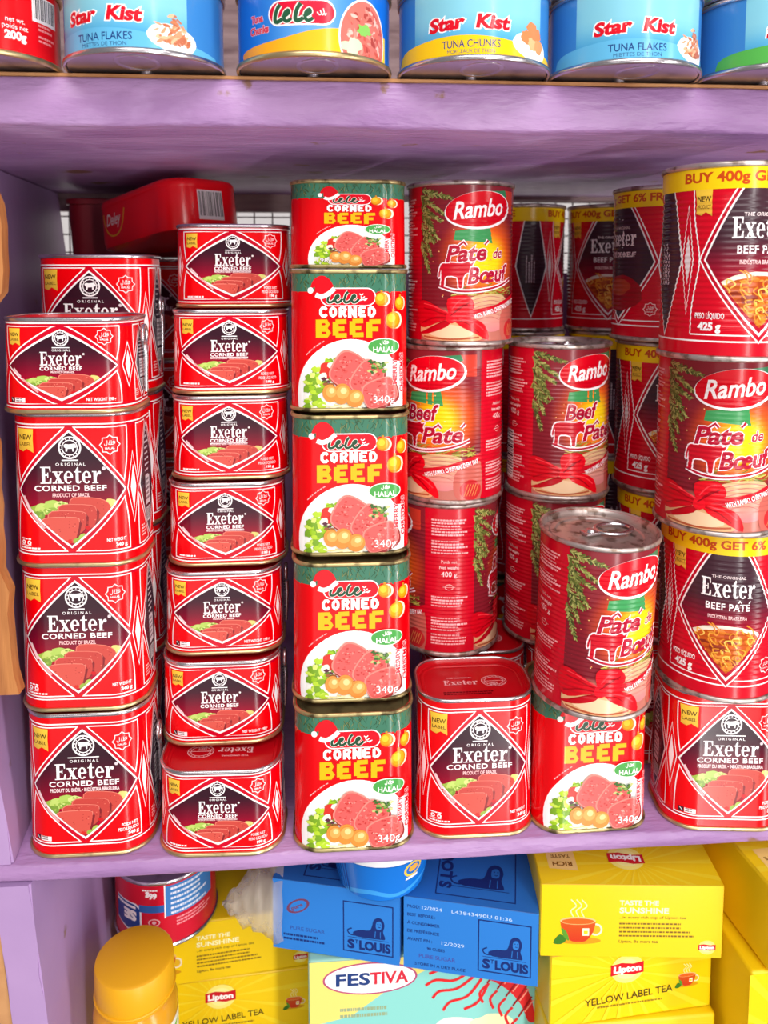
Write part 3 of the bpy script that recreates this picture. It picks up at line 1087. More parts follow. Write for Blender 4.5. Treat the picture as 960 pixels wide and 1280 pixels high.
# ---------------------------------------------------------------- christmas pate tin
def rambo_art(form):
    a = Art()
    H, P = form.H * 1000, form.P * 1000
    half = P / 2
    k = H / 109

    def bg(u, v):
        uu = (u + half / 2) % half - 0            # 0..half inside one side, front middle at half / 2 + ...
        x = uu - half / 2                         # -half/2 .. half/2 about the logo
        d = math.hypot((x - 5) / 36, (v / k - 58) / 33)
        t = max(0.0, 1 - d)
        base = (126, 26, 38)
        if v / k > 75:
            base = (134, 34, 44)
        if v / k < 26:
            base = (190, 110, 96)
        mid = (232, 92, 30)
        hot = (252, 212, 20)
        if t < .42:
            return tuple(A + (B - A) * t / .42 for A, B in zip(base, mid))
        return tuple(A + (B - A) * min(1, (t - .42) / .3) for A, B in zip(mid, hot))
    a.grid(-half, half, 3 * k, H - 3 * k, 96, 40, bg, 0)
    r = random.Random(3)
    for side in (0, 1):
        c = 0 if side == 0 else half
        cs = [0] if side == 0 else [half, -half]
        for c in cs:
            if side == 1:
                a.clip = [(-half, 0), (half, 0), (half, H), (-half, H)]
            U = lambda x: c + x
            # red panel of fine print on the left of the picture
            x0, x1 = -43 - 37, -43
            pan = (200, 8, 34)
            a.rect(U(x0), 3 * k, U(x1), H - 3 * k, pan, 1)
            for blk, (v, rows) in enumerate(((97, 6), (82, 5), (42, 4), (27, 5), (15, 4))):
                a.tiny(U(x0 + 5), v * k, 27, rows, 2.1 * k, (240, 176, 180), 2, blk + side * 9)
            a.text('Poids net', U(x0 + 18), 67 * k, 2.2, (246, 206, 206), 2, bold=.01)
            a.text('Net weight', U(x0 + 18), 63 * k, 2.2, (246, 206, 206), 2, bold=.01)
            a.text('400 g', U(x0 + 18), 57.5 * k, 3.6, (250, 226, 226), 2, bold=.0)
            a.stroke([(U(x0 + 18) + 3 * math.cos(t), 50 * k + 2.0 * math.sin(t)) for t in [2 * PI * i / 12 for i in range(12)]], .3, (246, 200, 200), 2, True)
            a.stroke([(U(x0 + 13.5), 50 * k), (U(x0 + 22.5), 50 * k)], .3, (246, 200, 200), 2)
            if side == 1:
                a.barcode(U(x0 + 3), 10 * k, U(x0 + 17), 45 * k, 3, 4, vertical=False, dark=(60, 10, 20), light=(246, 228, 228))
            # teal gift wrap corners behind the logo
            a.poly([(U(-6), 101 * k), (U(22), 103 * k), (U(24), 99 * k), (U(-4), 95 * k)], (56, 128, 84), 1.5)
            a.poly([(U(-17), 76 * k), (U(8), 79 * k), (U(10), 68 * k), (U(-18), 70 * k)], (64, 150, 86), 1.5)
            a.rect(U(22), 88 * k, U(34), 103 * k, (204, 60, 44), 1.4)
            # fir branches
            for (bx, by, ang, ln) in ((-43, 103, -.25, 24), (-44, 92, -.5, 20), (-42, 97, -1.15, 26), (-43, 82, -1.2, 24), (-41, 78, -.8, 13), (-43, 70, -1.25, 22), (-44, 100, -.6, 24), (-43, 88, -.9, 22)):
                for i in range(54):
                    t = i / 54
                    px, py = bx + math.cos(ang) * ln * t, by + math.sin(ang) * ln * t
                    sgn = 1 if i % 2 else -1
                    an = ang + sgn * r.uniform(.35, .9)
                    l = r.uniform(2.6, 5.0) * (1 - .55 * t)
                    a.stroke([(U(px), py * k), (U(px + l * math.cos(an)), (py + l * math.sin(an)) * k)], .75, r.choice([(96, 102, 44), (146, 148, 74), (70, 78, 36), (176, 172, 98), (116, 120, 58)]), 1.6 + (i % 5) * .1)
            for i in range(26):
                a.ell(U(r.uniform(-40, 30)), r.uniform(28, 80) * k, .45, .45, r.choice([(250, 200, 120), (244, 150, 90), (255, 230, 180)]), 1.5, n=6)
            # greenery and meat below
            for i in range(60):
                x = r.uniform(-20, 30)
                y = 36 + r.uniform(-3, 4)
                t = r.uniform(-.6, .8)
                a.stroke([(U(x), y * k), (U(x + 6 * math.cos(t)), (y + 3.2 * math.sin(t)) * k)], .6, r.choice([(140, 140, 50), (176, 168, 70), (104, 112, 44), (200, 190, 90)]), 2 + (i % 4) * .1)
            a.poly([(U(x), y * k) for x, y in smooth([(-8, 22), (-9, 30), (0, 34), (14, 34.5), (23, 32), (25, 24), (20, 12), (5, 10)], 4, True)], lambda u, v: (216, 150 + (v / k - 20) * 2.2, 130), 2.6)
            for i in range(6):
                a.stroke(smooth([(U(-7 + i), (30 - i * 2.6) * k), (U(8), (33 - i * 2.7) * k), (U(22 - i), (31 - i * 2.8) * k)], 4), .5, (198, 116, 104), 2.8)
            a.poly([(U(x), y * k) for x, y in smooth([(20, 4), (18, 20), (28, 30), (37, 32), (38, 5)], 4, True)], (196, 96, 84), 2.7)
            a.poly([(U(x), y * k) for x, y in smooth([(-40, 5), (-42, 14), (-28, 17.5), (-10, 15), (2, 9), (0, 4), (-20, 3.6)], 4, True)], (222, 168, 120), 2.9)
            a.poly([(U(x), y * k) for x, y in smooth([(-36, 8), (-30, 14), (-14, 13.5), (-4, 8), (-18, 5)], 4, True)], (238, 200, 160), 3.0)
            a.stroke(smooth([(U(-40), 6 * k), (U(-20), 4.6 * k), (U(0), 6 * k)], 4), 1.2, (176, 84, 52), 3.1)
            a.blob(U(30), 10 * k, 8, 7 * k, (196, 40, 44), 3.1, 5, .04)
            for i in range(5):
                a.stroke([(U(25 + i * 2), 6 * k), (U(28 + i * 2), 14 * k)], .35, (230, 160, 90), 3.2)
            # ribbon and bow
            a.poly([(U(-20), 22 * k), (U(-8), 23.5 * k), (U(12), 27 * k), (U(38), 35.5 * k), (U(38), 30 * k), (U(12), 21.5 * k), (U(-10), 18.5 * k)], (200, 16, 34), 4)
            rb = lambda x, y: (x, y)
            ln = 40
            a.text('WITH RAMBO, CHRISTMAS EVERY DAY', U(16.5), 23.4 * k, 3.3, WHITE, 5, w=41, bold=.03, rot=.27)
            for i, (pts, col) in enumerate((([(-20, 20), (-33, 28), (-43, 30), (-46, 22), (-42, 12), (-30, 15)], (206, 6, 26)), ([(-20, 20), (-22, 31), (-12, 34), (-5, 31), (-4, 25), (-12, 20)], (222, 10, 30)),
                                             ([(-20, 18), (-34, 12), (-44, 8), (-36, 8), (-22, 13)], (188, 4, 24)), ([(-18, 20), (-6, 19), (4, 14), (7, 4), (-4, 9), (-14, 14)], (226, 8, 26)))):
                a.poly([(U(x), y * k) for x, y in smooth(pts, 3, True)], col, 4.4 + i * .12)
            for fold in ([(-21, 20), (-30, 23), (-40, 25)], [(-21, 18.5), (-30, 19), (-42, 15)], [(-18, 22), (-12, 27), (-8, 27)], [(-17, 18), (-8, 15), (0, 9)], [(-23, 17), (-32, 13), (-38, 10)]):
                a.stroke(smooth([(U(x), y * k) for x, y in fold], 4), .9, (168, 2, 18), 4.9)
            for fold in ([(-21, 22), (-32, 26.4), (-40, 28)], [(-19, 24), (-14, 30), (-9, 31.4)], [(-14, 18.4), (-4, 16), (3, 11)]):
                a.stroke(smooth([(U(x), y * k) for x, y in fold], 4), .8, (250, 60, 70), 4.9)
            a.blob(U(-19), 19 * k, 3.8, 3.8 * k, (236, 16, 36), 5.0, 3, .06)
            a.stroke(smooth([(U(-20), 20 * k), (U(-12), 26 * k), (U(-7), 29 * k)], 4), .7, (150, 0, 18), 5.1)
            # logo oval
            lx, ly, tilt = 0.5, 90.0 * k, .10
            a.ell(U(lx + .5), ly - .5, 25.6, 12.4 * k, WHITE, 4, tilt, 40)
            a.ell(U(lx), ly + .2, 24.4, 11.5 * k, lambda u, v: (214 + (v - ly) * .8, 4, 28), 5, tilt, 40)
            a.text('Rambo', U(lx), ly - 4.8 * k, 11.4 * k, WHITE, 6, w=38, bold=.02, shear=.35, rot=tilt)
            # words and cow
            edge, ink = (252, 232, 236), (178, 16, 48)
            def pate(x, y, w):
                a.text('Pate', x, y, 11.0 * k, ink, 4, w=w, bold=.03, shear=.28, rot=.06, outline=edge, ow=.035)
                for ww, cc, LL in ((2.6, edge, 4), (1.2, ink, 5.2)):
                    a.stroke([(x - w * .20, y + 9.4 * k), (x - w * .08, y + 12.2 * k), (x - w * .01, y + 9.8 * k)], ww, cc, LL)
                    a.stroke([(x + w * .44, y + 10.4 * k), (x + w * .53, y + 13.4 * k)], ww * 1.1, cc, LL)
            if side == 0:
                pate(U(-9), 56.5 * k, 29)
                a.text('de', U(15), 58.5 * k, 6.6 * k, ink, 4, w=8.5, bold=.02, shear=.28, rot=.06, outline=edge, ow=.035)
                a.text('Bœuf', U(8.5), 42.6 * k, 11.0 * k, ink, 4, w=34, bold=.03, shear=.28, rot=.08, outline=edge, ow=.035)
            else:
                a.text('Beef', U(-6), 57.5 * k, 11.0 * k, ink, 4, w=27, bold=.03, shear=.28, rot=.06, outline=edge, ow=.035)
                pate(U(9), 42.8 * k, 31)
            cow = smooth([(-27.5, 52), (-28.6, 46.5), (-27.6, 46), (-26.8, 51), (-26.4, 44), (-27, 39), (-24.6, 39), (-24.2, 44), (-22.4, 46.4), (-15.4, 45.6), (-14.4, 39), (-12, 39), (-11.4, 45.4), (-8.6, 48.6), (-6.6, 48.2), (-4.6, 47.2), (-3.8, 49.2), (-5.6, 52.4), (-4.2, 55.4), (-6.4, 54.6), (-8.2, 55.8), (-12, 54.8), (-20, 55.2), (-25.6, 54.6)], 2, True)
            sw = smooth([(-28, 40), (-18, 37), (-6, 36.4), (10, 38.4), (22, 41.6), (29, 44.5)], 4)
            a.stroke([(U(x), y * k) for x, y in cow], 1.7, edge, 3.6, True)
            a.stroke([(U(x), y * k) for x, y in sw], 3.0, edge, 3.6)
            a.stroke([(U(x), y * k) for x, y in sw], 1.3, ink, 3.9)
            a.poly([(U(x), y * k) for x, y in cow], (196, 12, 34), 3.8)
            a.clip = None
    return a


# ---------------------------------------------------------------- ribbed red pate tin with yellow band
def pate_art(form):
    a = Art()
    H, P = form.H * 1000, form.P * 1000
    k = H / 109
    red = (206, 4, 32)
    a.grid(-P / 2, P / 2, 3 * k, H - 3 * k, 2, 1, red, 0)
    vb, vt, vm = 14 * k, 112 * k, 56 * k
    band = H * .865
    half = P / 2
    hd = 31.0
    a.rect(-half, 10.6 * k, half, 11.5 * k, WHITE, 1)
    for side in (0, 1):
        for c in ([0] if side == 0 else [half, -half]):
            a.clip = [(-half, 3 * k), (half, 3 * k), (half, band), (-half, band)]
            a.poly(diamond_pts(c, hd, vt, vm, vb, .16, 2.6), (186, 0, 34), 1)
            a.stroke(diamond_pts(c, hd, vt, vm, vb, .16, 2.6), .8, WHITE, 1.5, True)
            a.poly(diamond_pts(c, hd, vt, vm, vb, .16), WHITE, 2)
            dd = diamond_pts(c, hd - 1.1, vt - 2, vm, vb + 2, .16)
            clip0 = a.clip

            def grad(u, v):
                t = min(max((v / k - 44) / 24, 0), 1)
                return tuple(A + (B - A) * t for A, B in zip((176, 2, 36), (64, 36, 46)))
            if side == 0:
                a.clip = dd
                a.grid(c - hd, c + hd, vb, band + 1, 2, 14, grad, 3)
                a.clip = clip0
            else:
                a.poly(dd, (64, 36, 46), 3)
            # vertical edges of the corner panels
            for su in (1, -1):
                q = c + su * (hd + 10)
                a.stroke(smooth([(q - su * 3.2, 15 * k), (q - su * 3.6, 30 * k), (q - su * 7.4, 52 * k)], 5) + [(q - su * 7.4, 58 * k)] + smooth([(q - su * 7.2, 60 * k), (q - su * 3.8, 80 * k), (q - su * 3.2, band)], 5), .7, WHITE, 1.6)
                a.stroke([(c + su * 5, 14.6 * k), (q - su * 3.2, 14.6 * k)], .8, WHITE, 1.6)
                if side == 0:
                    a.poly([(q, 70 * k), (q + 2.2, 56 * k), (q, 42 * k), (q - 2.2, 56 * k)], (232, 214, 214), 2)
                    a.stroke([(q, 86 * k), (q + 3.6, 56 * k), (q, 26 * k), (q - 3.6, 56 * k)], .6, WHITE, 2, True)
            a.clip = None
    # dark side panels
    for s_ in (1, -1):
        c = s_ * P / 4
        a.clip = [(-half, 3 * k), (half, 3 * k), (half, band), (-half, band)]
        a.poly(diamond_pts(c, 14.5, vt + 14, vm, vb - 2, .10), WHITE, 2.4)
        a.poly(diamond_pts(c, 13.4, vt + 12, vm, vb, .10), (58, 34, 46), 2.8)
        a.clip = None
        for j in range(4):
            a.tiny(c - 4 + j * 2.3, 42 * k, 24 * k, 1, 2.0, (210, 190, 196), 3.5, j, rot=PI / 2)
    # yellow band with the offer
    a.rect(-half, band, half, H - 3 * k, (246, 204, 14), 4)
    for c in (0, half, -half):
        a.clip = [(-half, 0), (half, 0), (half, H), (-half, H)] if c else None
        a.text('BUY 400g GET 6% FREE', c, band + 4.0 * k, 5.6 * k, (196, 70, 16), 5, w=88, bold=.035)
    a.clip = None
    # front
    tag(a, -36.5, band, 9.2, 15, 4.5, 'PRODUCT')
    a.text('THE ORIGINAL', 0, 79.5 * k, 2.0, (230, 210, 210), 4, w=21, bold=.02)
    serif_word(a, 'Exeter', 0, 67.5 * k, 11.6 * k, 33, WHITE, 5)
    a.text('BEEF PATE', 0, 59.4 * k, 4.4 * k, WHITE, 5, w=27, bold=.02, spacing=1.1)
    a.stroke([(6.0, 64.6 * k), (7.0, 65.8 * k), (8.0, 64.6 * k)], .6, WHITE, 5)
    a.stroke([(12.6, 64.4 * k), (13.8, 65.8 * k)], .7, WHITE, 5)
    a.text('INDÚSTRIA BRASILEIRA', 0, 53.6 * k, 2.3 * k, (250, 206, 206), 5, w=24, bold=.02)
    dd = diamond_pts(0, hd - 2, vt - 4, vm, vb + 5, .16)
    a.clip = dd
    a.blob(0, 33 * k, 29, 16.5 * k, (232, 222, 204), 3.6, 2, .02, 30)
    a.blob(0, 32.5 * k, 26.5, 14.5 * k, (190, 84, 22), 3.8, 4, .03, 30)
    r = random.Random(5)
    for i in range(120):
        x, y = r.uniform(-24, 24), 32.5 + r.uniform(-13.5, 13.5)
        if (x / 26) ** 2 + ((y - 32.5) / 14) ** 2 > .95:
            continue
        if i % 2:
            t = r.uniform(0, 6.3)
            a.stroke(smooth([(x, y * k), (x + 4 * math.cos(t), (y + 3 * math.sin(t)) * k), (x + 5 * math.cos(t + 1), (y + 5 * math.sin(t + 1)) * k), (x + 2 * math.cos(t + 2), (y + 6 * math.sin(t + 2)) * k)], 4), .8, r.choice([(238, 170, 60), (226, 140, 40), (246, 196, 90)]), 4.2 + i * .004)
        else:
            a.blob(x, y * k, r.uniform(1.5, 3.4), r.uniform(1.2, 2.6), r.choice([(170, 62, 18), (206, 100, 24), (214, 120, 36), (140, 46, 20), (226, 150, 50)]), 4.0 + i * .004, i, .3, 9)
    a.clip = None
    a.text('PESO LÍQUIDO', -27, 23.6 * k, 3.2 * k, WHITE, 4, w=16, bold=.02)
    a.text('425 g', -27, 17.2 * k, 4.8 * k, WHITE, 4, w=12.5, bold=.05)
    halal_star(a, 28, 23 * k, 5.4, 4)
    # the other side
    for c in (half, -half):
        a.clip = [(-half, 0), (half, 0), (half, H), (-half, H)]
        a.text('THE ORIGINAL', c, 79.5 * k, 2.0, (200, 170, 170), 4, w=21, bold=.02)
        serif_word(a, 'Exeter', c, 67.5 * k, 11.0 * k, 32, (232, 216, 216), 5)
        a.text('PÂTÉ DE BŒUF', c, 59.8 * k, 3.6 * k, (226, 200, 200), 5, w=32, bold=.03)
        a.blob(c, 34 * k, 22, 13 * k, (150, 20, 30), 4, 3, .06)
        a.blob(c - 2, 38 * k, 14, 6 * k, (170, 60, 36), 4.2, 5, .1)
        halal_star(a, c - 28 if c > 0 else c + 28, 23 * k, 5.0, 4)
    a.clip = None
    return a


# ---------------------------------------------------------------- flat tuna tins of the upper shelf
def star_word(a, cx, cy, L):
    red, edge = (214, 16, 36), (252, 250, 250)
    a.text('Star', cx - 12.5, cy, 7.6, red, L, w=21, bold=.05, shear=.12, rot=.05, outline=edge, ow=.06)
    a.text('Kist', cx + 12.8, cy, 7.6, red, L, w=19, bold=.05, shear=.12, rot=-.05, outline=edge, ow=.06)


def tuna_art(form, kind):
    a = Art()
    H, P = form.H * 1000, form.P * 1000
    v0, v1 = 3.2, H - 2.6
    DN = (lambda u, v: (u, v - 12.0)) if kind in ('flakes', 'chunks', 'green') else ((lambda u, v: (u, v - 7.0)) if kind == 'lele' else None)
    r = random.Random(9)
    if kind in ('flakes', 'chunks', 'green'):
        sky, navy = (142, 202, 222), (58, 128, 196)
        low = {'flakes': (96, 176, 216), 'chunks': (242, 196, 20), 'green': (84, 172, 76)}[kind]
        a.grid(-P / 2, P / 2, v0, v1, 2, 1, navy, 0)
        a.tf = DN
        for c in (0, P / 2, -P / 2):
            a.clip = [(-P / 2, v0), (P / 2, v0), (P / 2, v1), (-P / 2, v1)]
            a.grid(c - 44, c + 36, v0, v1 + 12, 20, 10, lambda u, v: tuple(A + (B - A) * min(1, max(0, (v - 9) / 14)) for A, B in zip((60, 150, 204), (130, 196, 214))), 1)
            a.poly(smooth([(c - 60, v0), (c - 60, 20), (c - 36, 24.5), (c - 8, 25.5), (c + 26, 21.5), (c + 58, 17)], 4) + [(c + 60, v0), (c - 60, v0)], low, 2)
            if kind == 'flakes':
                a.poly([(c - 60, v0), (c - 60, 9), (c - 20, 11), (c + 20, 8), (c + 50, 5.5), (c + 60, v0)], (146, 204, 230), 2.2)
            star_word(a, c - 10, 29.0, 4)
            a.text('TUNA CHUNKS' if kind == 'chunks' else 'TUNA FLAKES', c - 9, 19.2, 4.0, (30, 60, 120) if kind != 'green' else (240, 246, 236), 3, w=32, bold=.01)
            a.text('MORCEAUX DE THON' if kind == 'chunks' else 'MIETTES DE THON', c - 9, 16.2, 2.0, (40, 70, 120) if kind != 'green' else (240, 246, 236), 3, w=26, bold=.0)
            a.tiny(c - 30, 12.2, 36, 1, 2.6, (246, 246, 246), 3, 4)
            a.tf = lambda u, v: (u, v - 5.5)
            a.blob(c + 28, 15, 14, 7, (244, 244, 238), 3, 4, .04, 20, -.12)
            if kind == 'chunks':
                for (x, y) in ((24, 20), (29, 17), (32, 22), (28, 25), (34, 16)):
                    a.blob(c + x, y, 4.4, 3.6, r.choice([(226, 150, 96), (212, 130, 80), (238, 176, 124)]), 3.4 + x * .004, x, .15)
            else:
                for i in range(70):
                    x, y = r.gauss(0, 5.2), abs(r.gauss(0, 5.5))
                    a.blob(c + 28 + x * (1 - y / 26), 12.5 + y, 2.0, .8, r.choice([(222, 150, 110), (204, 122, 84), (238, 180, 142), (190, 108, 76)]), 3.4 + i * .005, i, .3, 7, r.uniform(-1, 1))
            a.clip = None
            a.tf = DN
    elif kind == 'lele':
        a.tf = None
        a.grid(-P / 2, P / 2, v0, v1, 60, 6, lambda u, v: (60 + 40 * math.cos(u / 14), 132 + 26 * math.cos(u / 14), 210), 0)
        a.tf = DN
        for c in (0,):
            a.poly(smooth([(c - 48, v0 + 6), (c - 48, 14), (c - 20, 17), (c + 5, 22), (c + 40, 24), (c + 48, 24)], 5) + [(c + 48, 10), (c - 10, 7)], lambda u, v: (240, 150 + (u - c + 48) * .62, 30), 2)
            px0, px1, pv0, pv1 = c - 26, c + 10, 24, 36
            pts = [(px1 - 6 + 6.6 * math.cos(t), 30 + 6.6 * math.sin(t)) for t in [-PI / 2 + PI * i / 12 for i in range(13)]] + [(px0 + 6 + 6.6 * math.cos(t), 30 + 6.6 * math.sin(t)) for t in [PI / 2 + PI * i / 12 for i in range(13)]]
            a.poly(pts, WHITE, 3)
            a.poly([(x * 1 if 0 else (c - 8) + (x - c + 8) * .96, 30 + (y - 30) * .88) for x, y in pts], (212, 20, 52), 3.4)
            for j in range(2):
                x = c - 23 + j * 11.5
                for wd, col, LL in ((3.4, (240, 236, 226), 4), (2.2, (36, 84, 56), 4.5)):
                    a.stroke(smooth([(x + 3.6, 34.4), (x + 1.6, 31.5), (x + .6, 27), (x + 2, 25.6), (x + 5, 27)], 5), wd, col, LL)
                    a.stroke(smooth([(x + 5, 27.6), (x + 8.4, 29.6), (x + 8, 31.2), (x + 6.2, 29.6), (x + 6, 26.8), (x + 7.6, 25.6), (x + 10, 27)], 5), wd * .85, col, LL)
            for j in range(3):
                a.stroke(smooth([(c + .6 + j * 1.6, 30 + j), (c + 2 + j * 1.4, 28.6), (c + 3.4 + j, 29.8)], 3), .5, WHITE, 4.6)
            a.text('Tuna', c - 35, 27.5, 4.2, (214, 60, 80), 3, w=9.5, bold=.05, outline=(240, 210, 216), ow=.03)
            a.text('Chunks', c - 33.5, 21.4, 4.2, (214, 60, 80), 3, w=14, bold=.05, outline=(240, 210, 216), ow=.03)
            a.clip = [(-P / 2, v0), (P / 2, v0), (P / 2, v1), (-P / 2, v1)]
            a.ell(c + 29, 19, 17, 21, (250, 236, 236), 3, n=36)
            a.ell(c + 29, 19, 16, 20, (206, 110, 100), 3.4, n=36)
            for i in range(90):
                t, q = r.uniform(0, 6.3), math.sqrt(r.random())
                a.blob(c + 29 + 14 * q * math.cos(t), 19 + 17 * q * math.sin(t), r.uniform(1.2, 3), r.uniform(.6, 1.4), r.choice([(226, 140, 126), (196, 84, 76), (240, 180, 168), (214, 110, 96), (170, 66, 60)]), 3.6 + i * .005, i, .3, 8, r.uniform(-1.5, 1.5))
            a.blob(c + 28, 24, 4.5, 3.2, (130, 190, 90), 4.4, 3, .3)
            a.blob(c + 20, 14, 6, 4, (190, 214, 180), 4.4, 5, .3)
            a.clip = None
    elif kind == 'beef':
        a.grid(-P / 2, P / 2, v0, v1, 2, 1, (222, 10, 20), 0)
        a.text('BEEF', 12, 14, 4.2, WHITE, 2, w=13, bold=.03)
        a.text('net wt.', 36, 18.5, 2.6, WHITE, 2, bold=.0)
        a.text('poids net', 36, 15, 2.6, WHITE, 2, bold=.0)
        a.text('200g', 36, 9.8, 4.4, WHITE, 2, w=12, bold=.05)
        for j in range(4):
            a.tiny(50, 14 + j * 6, 14, 2, 2.2, (246, 150, 150), 2, j)
        a.barcode(46, 22, 66, 36, 2, 3)
        a.blob(10, 34, 14, 8, (150, 190, 80), 2, 3, .15)
    elif kind == 'pose':
        a.grid(-P / 2, P / 2, v0, v1, 2, 1, (206, 24, 48), 0)
        a.tf = lambda u, v: (-u, v)
        a.poly([(-44, 20), (-22, 20), (-17, 23), (-17, 38), (-30, 44), (-44, 40)], (236, 236, 240), 2)
        a.poly([(-44, 21), (-23, 21), (-18.5, 24), (-18.5, 37), (-30, 42.5), (-44, 39)], (38, 66, 140), 2.5)
        a.tf = None
        a.text('SE', 28, 27, 8.5, WHITE, 3, w=13, bold=.06, rot=0)
        a.tf = lambda u, v: (-u, v)
        a.rect(-44, 22.5, -22, 24.5, WHITE, 3)
        a.rect(-19, 20, 2, 26, (46, 96, 170), 2)
        a.rect(2, 5, 44, 30, (64, 128, 196), 2)
        a.rect(1, 4, 2, 31, WHITE, 2.2)
        for j in range(6):
            a.tiny(6, 27 - j * 4, 32, 1, 3.6, (226, 234, 244), 3, j)
        a.tiny(10, 38, 34, 3, 2.6, (240, 150, 160), 3, 40)
        a.ell(-7, 34, 4.6, 3.0, (240, 190, 196), 2, n=18)
        a.ell(-7, 34, 3.8, 2.3, (206, 24, 48), 2.5, n=18)
        a.ell(-7, 34, 1.6, 1.4, (240, 190, 196), 3, n=10)
        a.tf = None
        a.text('66g', 9, 10, 5, WHITE, 3, w=9, bold=.06)
        a.tiny(4, 7, 14, 1, 2.2, WHITE, 3, 9)
    return a


# ================================================================== THE SETTING
def board(name, x0, y0, z0, x1, y1, z1, m, bev=0.002):
    bm = bmesh.new()
    bevel_box(bm, x0, y0, z0, x1, y1, z1, bev)
    return obj(name, finish(bm, name, m), None, 'structure')


FRONT = 0.4765         # front edge of the shelves
BACK = 0.86
Z0 = 1.0               # middle shelf
ZT0, ZT1 = 1.4563, 1.4840
FRONT_T = 0.462        # the upper shelf juts out a little
ZL = 0.70              # lower shelf


def rough_board(name, x0, x1, y0, y1, z0, z1, m, seed=0, amp=0.0012, nx=60):
    """a shelf board whose front arrises are chipped and slightly wavy"""
    r = random.Random(seed)
    bm = bmesh.new()
    prof = lambda i: [(y0 + .002, z0), (y0, z0 + .002), (y0, z1 - .002), (y0 + .002, z1), (y1, z1), (y1, z0)]
    rings = []
    jl = jt = 0
    for i in range(nx + 1):
        x = x0 + (x1 - x0) * i / nx
        jl = jl * .6 + r.uniform(-amp, amp)
        jt = jt * .6 + r.uniform(-amp, amp) * .6
        ring = []
        for k, (y, z) in enumerate(prof(i)):
            if k in (0, 1):
                z += jl * .9
                y += abs(jl) * .8
            elif k in (2, 3):
                z += min(0, jt) * .8
                y += abs(jt) * .7
            ring.append(bm.verts.new((x, y, z)))
        rings.append(ring)
    for i in range(nx):
        a, b = rings[i], rings[i + 1]
        for k in range(6):
            bm.faces.new((a[k], a[(k + 1) % 6], b[(k + 1) % 6], b[k]))
    bm.faces.new(rings[0])
    bm.faces.new(rings[-1][::-1])
    return obj(name, finish(bm, name, m, 50), None, 'structure')


XL, XR = -0.62, 0.62
rough_board('trim_1', XL, XR, FRONT_T, BACK, ZT0, ZT1, M['paint'], 3, .0011)          # upper shelf
rough_board('trim_2', XL, XR, FRONT, BACK, Z0 - .0115, Z0, M['paint'], 5, .0007)        # middle shelf
board('floor', XL, FRONT, ZL - .02, XR, BACK, ZL, M['paint_in'])                       # lower shelf
board('ceiling', XL, FRONT, 1.86, XR, BACK + .04, 1.89, M['paint_in'])


def lean_board(name, x_at, z0, z1, th, y0, y1, m, splay=0.0):
    """a rough side board; it may lean to the left and splay outwards towards the back"""
    bm = bmesh.new()
    n = 14
    r = random.Random(2)
    rings = []
    for i in range(n + 1):
        z = z0 + (z1 - z0) * i / n
        x = x_at(z) + r.uniform(-.0006, .0006)
        rings.append([bm.verts.new(p) for p in ((x - th, y0, z), (x, y0, z), (x - splay, y1, z), (x - th - splay, y1, z))])
    for i in range(n):
        a, b = rings[i], rings[i + 1]
        for k in range(4):
            bm.faces.new((a[k], a[(k + 1) % 4], b[(k + 1) % 4], b[k]))
    bm.faces.new(rings[0])
    bm.faces.new(rings[-1][::-1])
    bmesh.ops.bevel(bm, geom=[e for e in bm.edges if abs(e.verts[0].co.z - e.verts[1].co.z) > .01], offset=.0015, segments=2, affect='EDGES')
    return obj(name, finish(bm, name, m, 40), None, 'structure')


xw2 = lambda z: -0.2005 - (z - 1.0) * .10
xw = lambda z: -0.1895 - (z - 0.988) * .08
lean_board('wall_left', xw2, Z0 + .0005, ZT0 - .001, .022, FRONT + .002, BACK - .004, M['paint2'], .036)
lean_board('wall_left.001', xw, ZL + .0005, Z0 - .0125, .022, FRONT - .0005, BACK - .004, M['paint2'])
lean_board('wall_right', lambda z: .46, Z0 + .0005, ZT0 - .001, .022, FRONT + .002, BACK - .004, M['paint_in'])
lean_board('wall_right.001', lambda z: .46, ZL + .0005, Z0 - .0125, .022, FRONT + .002, BACK - .004, M['paint_in'])
# boards of the back with the wire-covered opening above them
board('wall_back', XL, BACK, ZL - .02, XR, BACK + .018, 1.372, M['paint_in'])
board('trim_3', XL, BACK, 1.4380, 0.02, BACK + .018, 1.86, M['greyboard'])
board('trim_4', 0.02, BACK, 1.4520, XR, BACK + .018, 1.86, M['greyboard'])


def wire_mesh():
    bm = bmesh.new()
    y = BACK + .022
    for i in range(63):
        x = XL + (XR - XL) * i / 62
        sweep(bm, [(x, y, 1.36), (x + .0008, y, 1.46)], .0009, 5)
    for z in (1.375, 1.3945, 1.414, 1.4335, 1.452):
        sweep(bm, [(XL, y + .0014, z), (XR, y + .0014, z)], .0008, 5)
    return obj('window_1', finish(bm, 'window_1', M['wire']), None, 'structure')


wire_mesh()


# ================================================================== KINDS OF TINS
F340 = Box4(.0780, .0555, .0200, .0960, 1.012, .985)
F198 = Box4(.0790, .0555, .0200, .0577, 1.012, .985)
FL340 = Box4(.0775, .0540, .0175, .0935, 1.008, .992)
FL198 = Box4(.0775, .0540, .0175, .0588, 1.008, .992)
FR = Round(.0375, .1127, (.014, .099, .0030, .00050))
FP = Round(.0375, .1127, (.016, .096, .0034, .00060))
FT = Round(.0434, .0430)
FT2 = Round(.0400, .0560)


def box_cuts(F):
    c = []
    for s_ in (1, -1):
        for k in range(11):
            c.append(s_ * (F.f + F.c * k / 10) * 1000)
            c.append(s_ * (F.f + F.c + F.g + F.c * k / 10) * 1000)
    return c


def round_cuts(F, n=64):
    return [F.P * 1000 * (i / n - .5) for i in range(1, n)]


